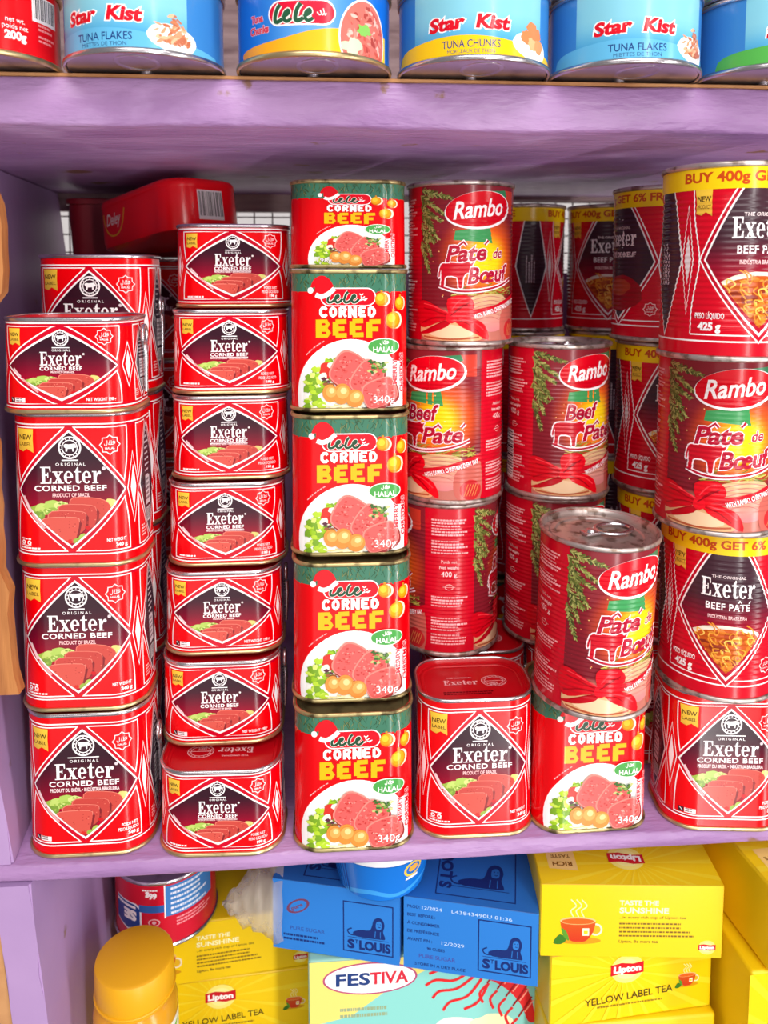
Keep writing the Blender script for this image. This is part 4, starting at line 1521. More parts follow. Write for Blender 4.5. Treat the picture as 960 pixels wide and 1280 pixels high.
def rib_cuts(F, per=4):
    a, b, p, _ = F.ribs
    n = int((b - a) / p * per)
    return [(a + i * p / per) * 1000 for i in range(n + 2)]


def label_mesh(F, art, name, material, ucuts, vcuts=()):
    me = wrap(art, name, lambda u, v, o: F.point(u, v, o), ucuts, vcuts)
    me.materials.append(material)
    return me


def square_tin(F, art, name, bottom, top, lidm, lidprint=None):
    H = F.H
    parts = [
        ('body', loft(F, [(-.0012, .0008), (-.0006, .0012), (-.0003, .004), (-.0003, H - .004), (-.0006, H - .0012), (-.0012, H - .0008)], 'body', M['redlac'], True)),
        ('printed_label', label_mesh(F, art, 'printed_label', M['print'], box_cuts(F))),
        ('bottom_rim', loft(F, tube_prof(.0004, .0014, .0011, .0014), 'bottom_rim', bottom, closed=True, angle=80)),
        ('top_rim', loft(F, tube_prof(.0002, H - .0014, .0010, .0014), 'top_rim', top, closed=True, angle=80)),
        ('lid', loft(F, [(-.0006, H - .0010), (-.0014, H - .0022), (-.0016, H - .0040), (-.0030, H - .0044), (-.0036, H - .0038), (-.0052, H - .0038), (-.0058, H - .0044)], 'lid', lidm, cap1=True)),
    ]
    if lidprint:
        parts.append(('lid_print', lidprint))
    return parts


def lid_art_exeter():
    a = Art()
    c = (244, 196, 200)
    serif_word(a, 'Exeter', -9, -3.0, 6.4, 26, c, 0)
    a.text('THE ORIGINAL', -9, 6, 1.6, c, 0, w=20, bold=.01)
    a.stroke([(17 + 9.5 * math.cos(t), 1 + 7.5 * math.sin(t)) for t in [2 * PI * i / 28 for i in range(28)]], .5, c, 0, True)
    a.stroke([(17 + 7.2 * math.cos(t), 1 + 5.4 * math.sin(t)) for t in [2 * PI * i / 28 for i in range(28)]], .4, c, 0, True)
    for i in range(16):
        t = 2 * PI * i / 16
        a.ell(17 + 8.3 * math.cos(t), 1 + 6.4 * math.sin(t), .5, .4, c, 0, n=6)
    a.rect(10, .7, 24, 1.2, c, 0)
    a.tiny(13, -2.5, 8, 2, 1.8, c, 0, 4)
    a.tiny(-24, -14, 40, 2, 2.6, (90, 6, 18), 0, 6)
    return a


def flat_print(art, name, fmap, material):
    me = wrap(art, name, fmap)
    me.materials.append(material)
    return me


def lid_print(F, turn):
    z = F.H - .0042
    s_ = -1 if turn else 1
    return flat_print(lid_art_exeter(), 'lid_print', lambda u, v, o: ((u * s_ * .9, v * s_ * .9, z + o), (0, 0, 1)), M['print'])


K340a = Kind('corned_beef_tin', 'tin', square_tin(F340, exeter_art(F340, 'a'), 'x', M['gold'], M['silver'], M['redlac'], lid_print(F340, False)))
K340b = Kind('corned_beef_tin', 'tin', square_tin(F340, exeter_art(F340, 'b'), 'x', M['gold'], M['silver'], M['redlac'], lid_print(F340, False)))
K198a = Kind('corned_beef_tin', 'tin', square_tin(F198, exeter_art(F198, 'a'), 'x', M['gold'], M['silver'], M['redlac'], lid_print(F198, True)))
K198b = Kind('corned_beef_tin', 'tin', square_tin(F198, exeter_art(F198, 'b'), 'x', M['gold'], M['silver'], M['redlac'], lid_print(F198, True)))
KL340 = Kind('corned_beef_tin', 'tin', square_tin(FL340, lele_art(FL340), 'x', M['oldgold'], M['oldgold'], M['goldlid']))
KL198 = Kind('corned_beef_tin', 'tin', square_tin(FL198, lele_art(FL198), 'x', M['oldgold'], M['oldgold'], M['goldlid']))


def ring_pull(z, R, up=1):
    """riveted tab with a finger ring, lying on a lid"""
    bm = bmesh.new()
    ring = [(R * .30 + R * .34 * math.cos(t), R * .25 * math.sin(t), z + up * .0022) for t in [2 * PI * i / 24 for i in range(24)]]
    sweep(bm, ring, R * .05, 8, True, .6)
    bevel_box(bm, -R * .34, -R * .11, min(z + up * .0008, z + up * .0026), R * .02, R * .11, max(z + up * .0008, z + up * .0026), .0006)
    bmesh.ops.create_cone(bm, cap_ends=True, segments=14, radius1=R * .09, radius2=R * .07, depth=.0022, matrix=Matrix.Translation((-R * .2, 0, z + up * .003)))
    if up < 0:
        bmesh.ops.rotate(bm, verts=bm.verts[:], cent=(0, 0, 0), matrix=Matrix.Rotation(math.radians(-84), 3, 'Z'))
        bmesh.ops.translate(bm, verts=bm.verts[:], vec=(0, -R * .14, 0))
    return finish(bm, 'pull_ring', M['silver'], 40)


def round_tin(F, art, rimm, lidm, ribbed, pull=None, deep=0.0, basem=None):
    H = F.H
    wall = [(-.0008, .0012)] + [(-.0003, .003 + (H - .006) * i / 60) for i in range(61)] + [(-.0008, H - .0012)]
    parts = [
        ('body', loft(F, wall, 'body', M['redlac'] if ribbed else M['silver'], True)),
        ('printed_label', label_mesh(F, art, 'printed_label', M['print'], round_cuts(F), rib_cuts(F) if ribbed else ())),
        ('bottom_rim', loft(F, tube_prof(.0004, .0017, .0011, .0017), 'bottom_rim', rimm, closed=True, angle=80)),
        ('top_rim', loft(F, tube_prof(.0004, H - .0017, .0011, .0017), 'top_rim', rimm, closed=True, angle=80)),
        ('lid', loft(F, [(-.0006, H - .0012), (-.0016, H - .0024), (-.0018, H - .0052), (-.0050, H - .0056), (-.0060, H - .0046), (-.0090, H - .0046), (-.0100, H - .0056), (-.018, H - .0050), (-.019, H - .0056)], 'lid', lidm, cap1=True)),
        ('base', loft(F, [(-.0006, .0008), (-.0016, .0018), (-.0018, .0040 + deep), (-.0050, .0044 + deep), (-.0060, .0036 + deep), (-.0100, .0036 + deep), (-.0110, .0044 + deep)], 'base', basem or lidm, cap1=True)),
    ]
    if pull == 'top':
        parts.append(('pull_ring', ring_pull(H - .0054, F.R, 1)))
    elif pull == 'bottom':
        parts.append(('pull_ring', ring_pull(.0030 + deep * .5, F.R, -1)))
    return parts


RAM_ART = rambo_art(FR)
KR = Kind('pate_tin', 'tin', round_tin(FR, RAM_ART, M['dusty'], M['dusty'], True, 'top'))
KP = Kind('pate_tin', 'tin', round_tin(FP, pate_art(FP), M['dusty'], M['silver'], True))
KT = {k: Kind('fish_tin' if k != 'beef' else 'meat_tin', 'tin', round_tin(FT, tuna_art(FT, k), M['gold'] if k in ('lele', 'beef') else M['silver'], M['dusty'], False, 'bottom', .0022, M['lacquer'])) for k in ('flakes', 'chunks', 'lele', 'green', 'beef')}
KTp = Kind('small_tin', 'tin', round_tin(FT2, tuna_art(FT2, 'pose'), M['silver'], M['silver'], False))


def opening_key(parent, F, z):
    bm = bmesh.new()
    x = F.W / 2 * F.scale(z) + .0022
    ring = [(x + .0006, .0046 * math.cos(t), z + .0058 * math.sin(t)) for t in [2 * PI * i / 18 for i in range(18)]]
    sweep(bm, ring, .0013, 8, True)
    sweep(bm, [(x + .0005, 0, z - .0055), (x + .001, .0004, z - .014), (x + .0006, .0012, z - .026), (x + .0002, .002, z - .036)], .0020, 8, False, 1, .0012)
    return obj('opening_key', finish(bm, 'opening_key', M['silver'], 50), parent)


# ================================================================== THE STACKS ON THE MIDDLE SHELF
def col(kinds, labels, pxs, Ds, rots, group, z=Z0, depth=None, gap=.0004):
    out = []
    for kd, lb, px, D, rt in zip(kinds, labels, pxs, Ds, rots):
        F = {K340a: F340, K340b: F340, K198a: F198, K198b: F198, KL340: FL340, KL198: FL198, KR: FR, KP: FP}[kd]
        dp = F.D / 2 if hasattr(F, 'D') else F.R
        x, y = spot(px, D, z + F.H / 2, 0)
        # the front middle stands at x, y: go back half a depth along the tin's own axis
        if hasattr(F, 'D'):
            x, y = x - math.sin(math.radians(rt)) * dp * (1 if True else 0), y + math.cos(math.radians(rt)) * dp
        else:
            x, y = spot(px, D + dp, z + F.H / 2)
        out.append(kd.put(lb, (x, y, z + gap), math.radians(rt), group))
        z += F.H + gap
    return out


g1 = 'corned beef tins of the left front stack'
s1 = col([K340b, K340a, K340a, K198a],
         ['tall red corned beef tin standing on the shelf, lowest of the left front stack', 'tall red corned beef tin, second from the shelf in the left front stack',
          'tall red corned beef tin under the short tin in the left front stack', 'short red corned beef tin with a key, on top of the left front stack'],
         [105, 96, 88, 76], [.470, .472, .466, .460], [0, -1, -2, -3], g1)
opening_key(s1[0], F340, .066)
opening_key(s1[3], F198, .045)
g1b = 'corned beef tins of the left rear stack'
s1b = col([K340a] * 4,
          ['tall red corned beef tin in the rear stack, hidden low behind the left front stack', 'tall red corned beef tin in the rear stack, second up behind the left front stack',
           'tall red corned beef tin in the rear stack, just under its topmost tin', 'tall red corned beef tin with a key, topmost of the rear left stack'],
          [128, 126, 121, 113], [.538, .538, .536, .532], [0, 0, -1, -2], g1b)
opening_key(s1b[3], F340, .060)
g2 = 'short corned beef tins of the second stack'
s2 = col([K198b, K198a, K198a, K198b, K198b, K198b, K198b],
         ['short red corned beef tin on the shelf, lowest of the seven-tin stack, its lid showing', 'short red corned beef tin, second from the shelf in the seven-tin stack',
          'short red corned beef tin, third from the shelf in the seven-tin stack', 'short red corned beef tin, middle one of the seven-tin stack',
          'short red corned beef tin, third from the top of the seven-tin stack', 'short red corned beef tin, second from the top of the seven-tin stack',
          'short red corned beef tin, topmost of the seven-tin stack, under the red tub'],
         [272, 274.5, 277.5, 281.5, 286, 286.5, 291], [.470, .497, .506, .515, .521, .525, .540], [-2, 0, 1, 1, 2, 2, 3], g2)
g3 = 'festive corned beef tins of the third stack'
s3 = col([KL340, KL340, KL340, KL340, KL198],
         ['festive corned beef tin with gold baubles on the shelf, lowest of the five-tin stack', 'festive corned beef tin with gold baubles, second from the shelf in the five-tin stack',
          'festive corned beef tin with gold baubles, middle of the five-tin stack', 'festive corned beef tin with gold baubles, just under the short one of its stack',
          'short festive corned beef tin with a green band, on top of the five-tin stack'],
         [443, 441, 439, 437.5, 436], [.475, .487, .498, .508, .522], [0, 0, 0, 0, 0], g3)
g4 = 'tins of the middle columns'
col([K340a], ['tall red corned beef tin showing its red lid, on the shelf between two festive tins'], [599], [.487], [0], None)
s4 = col([K340b, KR, KR, KR],
         ['tall red corned beef tin behind the one showing its red lid', 'red festive pate tin showing its fine print, lowest beside the five-tin stack',
          'red festive pate tin, middle of three round tins beside the five-tin stack', 'red festive pate tin with oval logo, highest round tin beside the five-tin stack'],
         [597, 559, 564, 575], [.550, .541, .538, .532], [0, 88, 147, 11], g4)
col([KL340], ['festive corned beef tin with gold baubles on the shelf, under the tilted round tin'], [746], [.492], [1], None)
s4b = col([K340b, KR, KR],
          ['tall red corned beef tin mostly hidden behind the one under the tilted round tin', 'red festive pate tin half hidden behind the tilted round tin',
           'red festive pate tin with bar code, standing above the tilted round tin'],
          [730, 692, 697], [.558, .553, .548], [0, 24, 201], 'tins of the column behind the tilted tin')
s4c = col([K340b, KP, KP, KP],
          ['tall red corned beef tin in the dark behind the right column, lowest there', 'red ribbed pate tin with yellow band, lowest one behind the right column',
           'red ribbed pate tin with yellow band, middle one behind the right column', 'red ribbed pate tin with yellow band, topmost one right behind the right column'],
          [838, 832, 832, 830], [.566, .560, .559, .558], [0, -12, -10, 100], 'tins of the column behind the right column')
s5 = col([K340b, KP, KR, KP],
         ['tall red corned beef tin on the shelf, lowest of the right column', 'red ribbed pate tin with yellow band, second from the shelf in the right column',
          'red festive pate tin with red bow, in the right column between two yellow-banded tins', 'red ribbed pate tin with yellow band, topmost of the right column'],
         [912, 897, 896, 908], [.493, .480, .470, .438], [-6, -18, -12, 1], 'tins of the right column')
for tx, px, D in (('near the round tins', 653, .690), ('beside the right columns', 761, .690)):
    col([KL340, KP, KP, KP],
        ['festive corned beef tin at the very back, ' + tx, 'red ribbed pate tin at the very back, second tin up, ' + tx, 'red ribbed pate tin at the very back, third tin up, ' + tx,
         'dark pate tin with yellow band at the very back, ' + ('beside the festive round tin' if px < 700 else 'next to the right columns')],
        [px] * 4, [D] * 4, [0, 80, 80, 88 if px < 700 else -20], 'dim tins at the very back')
# the round tin that tips towards the viewer
x, y = spot(740, .501, 1.15)
KR.put('red festive pate tin tipping forward, its silver lid and ring in view', (x, y, Z0 + .0935 + .0024), math.radians(18), None, (math.radians(2.2), math.radians(.6)))

# ================================================================== THE TUNA ROW ON THE UPPER SHELF
xs0 = spot(188, .487, 1.51)
card = bmesh.new()
bevel_box(card, XL + .02, FRONT_T + .003, ZT1 + .0002, XR - .02, FRONT_T + .20, ZT1 + .0024, .0004, 1)
o = obj('cardboard_sheet', finish(card, 'cardboard_sheet', M['cardboard']))
o['label'], o['category'] = 'brown cardboard sheet lying on the upper shelf under the row of flat tins', 'cardboard'
ztn = ZT1 + .0028
row = [('beef', -13, 'flat red meat tin with 200g on it, far end of the upper row', 0), ('flakes', 187, 'flat blue tuna tin beside the red meat tin on the upper shelf', -6), ('lele', 393, 'flat blue and yellow tuna tin with a red oval name and a ring pull below', 2),
       ('chunks', 593, 'flat yellow and blue tuna tin with chunks on it', 0), ('flakes', 787, 'flat blue tuna tin between the yellow and the green tin', 2), ('green', 982, 'flat green and blue tuna tin at the right end of the upper row', 12)]
for k, px, lb, rt in row:
    x, y = spot(px, .468, 1.51)
    KT[k].put(lb, (x, .4670, ztn), math.radians(rt), 'flat tins of the upper shelf, lower layer')
for i, (k, px, lb) in enumerate((('flakes', 187, 'flat blue tuna tin stacked on the blue one beside the red meat tin'), ('chunks', 393, 'flat tuna tin stacked on the tin with the red oval name'), ('flakes', 593, 'flat blue tuna tin stacked on the yellow one'),
                                 ('green', 787, 'flat green tuna tin stacked on the blue one between yellow and green'), ('green', 982, 'flat green tuna tin stacked on the green one at the right end'))):
    x, y = spot(px, .468, 1.51)
    KT[k].put(lb, (x, .4680, ztn + FT.H + .0004), math.radians(7 * i), 'flat tins of the upper shelf, upper layer')

# ================================================================== TUB ON TOP, WOOD STRIP
def red_tub():
    t = thing('plastic_tub', 'red plastic tub with a bar code lying across the tops of the left stacks', 'tub')
    F = Box4(.128, .074, .024, .043, 1.0, .985)
    H = F.H
    obj('body', loft(F, [(-.006, 0), (-.0015, .0012), (0, .006), (0, H - .009), (.0, H - .0072)], 'body', M['redplastic'], True), t)
    obj('lid', loft(F, [(.0004, H - .0074), (.0006, H - .0066), (.0002, H - .0035), (-.0012, H - .0012), (-.0040, H), (-.010, H + .0002)], 'lid', M['redplastic'], cap1=True), t)
    a = Art()
    a2 = Art()
    a.text('Deley', -27, 19, 10, (246, 226, 214), 1, w=24, shear=.3, bold=.01)
    a.stroke(smooth([(-44, 30), (-42, 20), (-34, 11), (-22, 10), (-13, 17), (-8, 30)], 6), 1.2, (240, 180, 40), 1)
    q = F.P * 1000 / 4
    a2.barcode(q - 12, 9, q + 12, 33, 1, 7)
    obj('printed_name', label_mesh(F, a, 'printed_name', M['print'], box_cuts(F)), t)
    obj('bar_code', label_mesh(F, a2, 'bar_code', M['print'], box_cuts(F)), t)
    return t


tub = red_tub()
pa, pb = Vector((*spot(114, .70, 1.40), 0)), Vector((*spot(222, .605, 1.42), 0))
ang = math.atan2(pb.y - pa.y, pb.x - pa.x)
mid = (pa + pb) / 2 + Vector((-math.sin(ang), math.cos(ang), 0)) * .037
tub.location = (mid.x, mid.y, 1.3985)
tub.rotation_euler = (0, math.radians(-7.5), ang)

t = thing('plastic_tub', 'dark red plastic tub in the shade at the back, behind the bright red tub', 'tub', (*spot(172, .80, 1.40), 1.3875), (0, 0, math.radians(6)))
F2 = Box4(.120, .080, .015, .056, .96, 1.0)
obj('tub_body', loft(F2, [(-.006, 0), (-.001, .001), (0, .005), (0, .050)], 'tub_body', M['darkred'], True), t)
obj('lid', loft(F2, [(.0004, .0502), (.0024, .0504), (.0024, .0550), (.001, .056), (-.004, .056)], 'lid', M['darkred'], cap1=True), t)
if True:
    col([K340a] * 4, ['tall red corned beef tin at the very back under the dark tub, lowest one', 'tall red corned beef tin at the very back under the dark tub, second up',
                      'tall red corned beef tin at the very back under the dark tub, third up', 'tall red corned beef tin at the very back, topmost, carrying the dark tub'],
        [186] * 4, [.735] * 4, [0] * 4, 'tins at the very back under the dark tub')

bm = bmesh.new()
rr = random.Random(6)
n = 26
L_, R_ = [], []
for i in range(n + 1):
    z = 1.118 + (1.452 - 1.118) * i / n
    xr = -.1916 if z < 1.19 else (-.1962 if z < 1.283 else (-.1988 if z < 1.353 else -.1875))
    R_.append((xr + rr.uniform(-.0012, .0012) - (.004 if i > n - 3 else 0) + (.003 if i == 0 else 0), z + (.004 if i == 0 else 0)))
    L_.append((-.275 - .05 * i / n, z))
rings = []
for (xl, z), (xr, z2) in zip(L_, R_):
    rings.append([bm.verts.new(p) for p in ((xl, FRONT - .008, z), (xr, FRONT - .008, z), (xr, FRONT + .0012, z), (xl, FRONT + .0012, z))])
for i in range(n):
    a_, b_ = rings[i], rings[i + 1]
    for k in range(4):
        bm.faces.new((a_[k], a_[(k + 1) % 4], b_[(k + 1) % 4], b_[k]))
bm.faces.new(rings[0])
bm.faces.new(rings[-1][::-1])
o = obj('wood_strip', finish(bm, 'wood_strip', M['wood']))
o['label'], o['category'] = 'bare brown wood strip nailed upright to the left post beside the tins', 'wood strip'

# ================================================================== LOWER SHELF
def carton(name, cat, label, w, d, h, loc, rot, color, arts, group=None, mat_='card', bev=.0025, tilt=(0, 0), round_seed=None):
    """a printed box: its front is -Y, origin at the middle of its base; arts: list of (part name, face, Art)"""
    t = thing(name, label, cat, loc, (math.radians(tilt[0]), math.radians(tilt[1]), math.radians(rot)), group)
    bm = bmesh.new()
    bevel_box(bm, -w / 2, -d / 2, 0, w / 2, d / 2, h, bev, 3)
    if round_seed is not None:
        bmesh.ops.subdivide_edges(bm, edges=[e for e in bm.edges if e.calc_length() > .02], cuts=5, use_grid_fill=True)
        r = random.Random(round_seed)
    mm = mat(name + '_board', color, .4)
    obj('box_body', finish(bm, 'box_body', mm, 60), t)
    for pn, face, a in arts:
        if face == 'front':
            f = lambda u, v, o: ((u, -d / 2 - o, v), (0, -1, 0))
        elif face == 'top':
            f = lambda u, v, o: ((u, -d / 2 + v, h + o), (0, 0, 1))
        else:
            f = lambda u, v, o: ((w / 2 + o, u, v), (1, 0, 0))
        obj(pn, flat_print(a, pn, f, M[mat_]), t)
    return t


def lion(a, cx, cy, k, col, L, bg):
    """seated lion over a wordmark, line emblem"""
    P = lambda pts: [(cx + x * k, cy + y * k) for x, y in pts]
    a.poly(P(smooth([(-9, 0), (-12, 3), (-6, 5.5), (0, 6), (2, 10), (3, 14), (6, 16.5), (9.5, 15.5), (11, 11), (10, 6), (11.5, 1), (8, 0)], 3, True)), col, L)
    a.poly(P(smooth([(5, 8), (5, 12.6), (7.4, 14), (9, 12), (8.4, 8)], 3, True)), bg, L + .5)
    for x, y in ((6.2, 11.6), (8.0, 11.6)):
        a.ell(cx + x * k, cy + y * k, .45 * k, .4 * k, col, L + 1, n=8)
    a.stroke(P([(6.4, 9.6), (7.2, 9.2), (8.0, 9.6)]), .5 * k, col, L + 1)
    a.stroke(P([(4, 1), (4.4, 6)]), .5 * k, bg, L + 1)
    a.stroke(P([(8, 1), (8, 6)]), .5 * k, bg, L + 1)
    a.stroke(P(smooth([(-9, 1), (-14, 1), (-16, 4), (-13, 6)], 4)), .9 * k, col, L)
    a.stroke(P([(-16, -1), (14, -1)]), .4 * k, col, L)


def sugar_front(w, h, dates):
    a = Art()
    navy, blue = (20, 42, 108), (44, 122, 204)
    a.rect(-w / 2, 0, w / 2, h, blue, 0)
    x = w / 2
    bx0, bx1, by0, by1 = x - 41, x - 5, 6, h - 10
    a.stroke([(bx0, by0), (bx1, by0), (bx1, by1), (bx0, by1)], .9, navy, 1, True)
    lion(a, (bx0 + bx1) / 2 + 1, by0 + 12, 1.0, navy, 1, blue)
    a.text('S', bx0 + 5.5, by0 + 2.6, 7.2, navy, 1, w=5.4, bold=.05)
    a.text('T', bx0 + 9.6, by0 + 6.6, 3.0, navy, 1, w=2.4, bold=.03)
    a.text('LOUIS', bx0 + 23, by0 + 2.6, 7.2, navy, 1, w=23, bold=.05)
    if dates:
        rows = (('PROD:', 'BEST BEFORE :', 'À CONSOMMER', 'DE PRÉFÉRENCE', 'AVANT FIN :'))
        for i, t in enumerate(rows):
            a.text(t, -w / 2 + 2.5, h - 8 - i * 6.2, 2.3, navy, 1, align='l', bold=.02)
        a.text('12/2024', -w / 2 + 13, h - 8, 2.5, (196, 216, 240), 2, w=14, align='l')
        a.text('L43843490U 01:36', -w / 2 + 34, h - 8, 2.5, (196, 216, 240), 2, w=42, align='l')
        a.text('12/2029', -w / 2 + 27, h - 33, 2.5, (196, 216, 240), 2, w=16, align='l')
        a.text('90 CUBES', -w / 2 + 23, h - 38.5, 2.2, navy, 1, bold=.02)
        a.text('PURE SUGAR', -w / 2 + 24, h - 45, 2.8, (70, 66, 150), 1, w=26, bold=.01)
        a.text('STORE IN A DRY PLACE', -w / 2 + 26, h - 51, 2.2, navy, 1, w=36, bold=.02)
    else:
        c = (-w / 2 + 19, h - 19)
        for g, colr in ((1.0, (112, 60, 90)), (.76, blue)):
            a.ell(c[0], c[1], 9.4 * g, 4.9 * g, colr, 1 if g == 1 else 1.4, .5, 24)
        a.text('pure', c[0] - .3, c[1] - 1.6, 3.0, (112, 60, 90), 2, w=9.5, bold=.03, rot=.5)
        a.text('PURE SUGAR', -w / 2 + 26, h - 38, 2.8, (50, 62, 140), 1, w=26)
        a.tiny(-w / 2 + 8, h - 43, 34, 2, 3.2, navy, 1, 4)
    return a


def sugar_top(w, d):
    a = Art()
    navy, blue = (20, 42, 108), (40, 108, 186)
    a.rect(-w / 2, 0, w / 2, d, blue, 0)
    a.stroke([(-w / 2 + 22, 6), (w / 2 - 16, 6), (w / 2 - 16, d - 8), (-w / 2 + 22, d - 8)], .9, navy, 1, True)
    a.text('S LOUIS', -w / 2 + 32, 12, 9, navy, 1, w=44, bold=.05, rot=PI / 2, align='l')
    a.tf = lambda u, v: (-w / 2 + 40 + (u), v)
    lion(a, 14, 16, 1.4, navy, 1, blue)
    a.tf = None
    return a


ZS = CAMZ - .497
w_, h_, d_ = .0945, .0545, .12
sx, sy = spot(606, .508, ZS)
c12 = math.radians(-14)
carton('sugar_box', 'box', 'blue sugar cube box with printed dates, beside the yellow tea', w_, d_, h_, (sx + .004, sy + d_ / 2, ZS + .0005), -14, (44, 114, 194), [('front_print', 'front', sugar_front(94, 54, True)), ('top_print', 'top', sugar_top(94, 119))], 'blue sugar boxes')
sx, sy = sx + .004 - (w_ + .002) * math.cos(c12) - .008 - .0004, sy - (w_ + .002) * math.sin(c12)
carton('sugar_box', 'box', 'blue sugar cube box with a small oval mark, wrapped in clear film', w_, d_, h_, (sx + .008, sy + d_ / 2, ZS + .0005), -14, (44, 114, 194), [('front_print', 'front', sugar_front(94, 54, False)), ('top_print', 'top', sugar_top(94, 119))], 'blue sugar boxes')


def prawn(a, cx, cy, k, L):
    P = lambda pts: [(cx + x * k, cy + y * k) for x, y in pts]
    red, hi, dk = (222, 34, 38), (250, 150, 130), (160, 12, 22)
    body = smooth([(-18, 20), (-10, 23), (0, 21), (10, 15), (18, 6), (23, -5), (25, -18), (21, -18), (17, -8), (10, 1), (2, 7), (-6, 11), (-16, 16)], 4, True)
    a.poly(P(body), red, L)
    for i, (x, y, an) in enumerate(((2, 14, .3), (8, 10, .1), (13, 5, -.1), (17, -1, -.3), (20, -8, -.5))):
        a.stroke(P(smooth([(x - 4 * math.cos(an) - 1, y - 7), (x, y), (x + 3, y + 5)], 3)), 1.0 * k, dk, L + .5)
        a.stroke(P(smooth([(x - 1, y - 4), (x + 2, y), (x + 4, y + 3)], 3)), .8 * k, hi, L + .6)
        a.stroke(P(smooth([(x - 5, y - 8), (x - 9, y - 13), (x - 7, y - 19)], 4)), 1.5 * k, red, L)
    for pts in (((-18, 19), (-26, 22), (-34, 20), (-40, 22)), ((-17, 17), (-26, 18), (-36, 15)), ((-16, 21), (-24, 26), (-33, 27)), ((-14, 14), (-22, 10), (-32, 11), (-38, 8)), ((-10, 12), (-20, 5), (-30, 4), (-34, 0)), ((-6, 10), (-14, 0), (-24, -3), (-28, -8)), ((-2, 7), (-8, -4), (-16, -8))):
        a.stroke(P(smooth(list(pts), 5)), 1.6 * k, red, L)
    a.ell(cx - 12 * k, cy + 18.6 * k, 1.3 * k, 1.3 * k, (30, 10, 14), L + 1, n=10)
    a.stroke(P(smooth([(-14, 21), (-4, 21), (6, 16)], 4)), 1.0 * k, hi, L + .8)


def festiva_front(w, h):
    a = Art()
    a.rect(-w / 2, 0, w / 2, h, (136, 206, 196), 0)
    a.poly([(-w / 2, h), (-w / 2, h - 50), (-w / 2 + 30, h - 44), (-w / 2 + 58, h - 24), (-w / 2 + 96, h - 6), (-w / 2 + 108, h)], (238, 216, 116), 1)
    cx, cy = -w / 2 + 44, h - 15
    a.ell(cx, cy, 34.5, 12.6, (178, 70, 110), 2, n=40)
    a.ell(cx, cy, 33, 11.4, (250, 246, 246), 2.5, n=40)
    a.text('FES', cx - 12.5, cy - 4.6, 9.6, (30, 60, 120), 3, w=25, bold=.03)
    a.text('TIVA', cx + 14, cy - 4.6, 9.6, (206, 36, 56), 3, w=28, bold=.03)
    a.tiny(-w / 2 + 22, h - 40, 44, 2, 5, (150, 168, 130), 2, 4)
    prawn(a, w / 2 - 40, h - 34, 1.3, 3)
    a.blob(w / 2 - 66, h - 58, 16, 8, (240, 236, 220), 2, 4, .1)
    a.blob(w / 2 - 40, h - 58, 16, 8, (250, 240, 190), 2.3, 5, .1)
    a.blob(w / 2 - 70, h - 62, 9, 5, (236, 190, 190), 2.6, 6, .1)
    return a


fx, fy = spot(529, .528, ZS - .05)
carton('snack_box', 'box', 'pale green and yellow box with a red prawn, under the blue sugar boxes', .176, .14, ZS - ZL - .001, (fx + .004, fy + .07, ZL + .0004), 0, (150, 200, 180), [('front_print', 'front', festiva_front(174, (ZS - ZL) * 1000 - 2))], None)


def tea_logo(a, cx, cy, k, L, halo=True, rot=0):
    if halo:
        a.ell(cx, cy, 15 * k, 13 * k, lambda u, v: (252, 236, 120), L, n=30)
        a.ell(cx, cy, 11 * k, 9.4 * k, (254, 242, 150), L + .3, n=30)
    c, s_ = math.cos(rot), math.sin(rot)
    R = lambda x, y: (cx + (x * c - y * s_) * k, cy + (x * s_ + y * c) * k)
    a.poly([R(*p) for p in ((-15, -5.2), (-5, -4.0), (5, -6.0), (15, -4.6), (15, 5.6), (5, 4.4), (-5, 6.2), (-15, 4.8))], (206, 20, 30), L + .6)
    a.text('Lipton', *R(0, -2.6), 6.4 * k, (252, 248, 240), L + 1, w=25 * k, bold=.05, rot=rot)


def tea_cup(a, cx, cy, k, L):
    P = lambda pts: [(cx + x * k, cy + y * k) for x, y in pts]
    a.ell(cx, cy - 8 * k, 17 * k, 3 * k, (214, 150, 16), L, n=24)
    a.ell(cx + 13 * k, cy + 1 * k, 5 * k, 5 * k, (240, 226, 190), L, n=18)
    a.ell(cx + 13 * k, cy + 1 * k, 3.6 * k, 3.6 * k, (226, 176, 30), L + .3, n=18)
    a.poly(P(smooth([(-14, 8), (-12, -1), (-6, -8), (0, -9), (6, -8), (11, -1), (13, 8)], 4)), lambda u, v: (206, 70 + (v - cy) / k * 2, 20), L + .6)
    a.ell(cx - .5 * k, cy + 8 * k, 13.5 * k, 3.2 * k, (240, 196, 120), L + .8, n=28)
    a.ell(cx - .5 * k, cy + 7.6 * k, 12.2 * k, 2.4 * k, (224, 96, 26), L + 1, n=28)
    a.rect(cx + 3 * k, cy - 4 * k, cx + 8 * k, cy + 2 * k, (250, 240, 200), L + 1.2)
    a.rect(cx + 4 * k, cy - 2.5 * k, cx + 7 * k, cy, (240, 200, 30), L + 1.4)
    a.poly(P(smooth([(-19, -10), (-14, -3), (-9, -7), (-13, -11)], 3, True)), (60, 120, 30), L + 1.2)
    a.poly(P(smooth([(-13, 2), (-11, -5), (-7, -8), (-9, -1)], 3, True)), (90, 150, 40), L + 1.3)
    for j in range(3):
        a.stroke(P(smooth([(-4 + j * 4, 11), (-6 + j * 4, 16), (-2 + j * 4, 20), (-6 + j * 4, 25)], 4)), .8 * k, (250, 238, 170), L + .5)


def rays(a, cx, cy, w, h, L):
    for i in range(22):
        t = 2 * PI * i / 22
        a.poly([(cx, cy), (cx + 160 * math.cos(t), cy + 160 * math.sin(t)), (cx + 160 * math.cos(t + .07), cy + 160 * math.sin(t + .07))], (246, 214, 36), L)


TEA = (244, 204, 8)


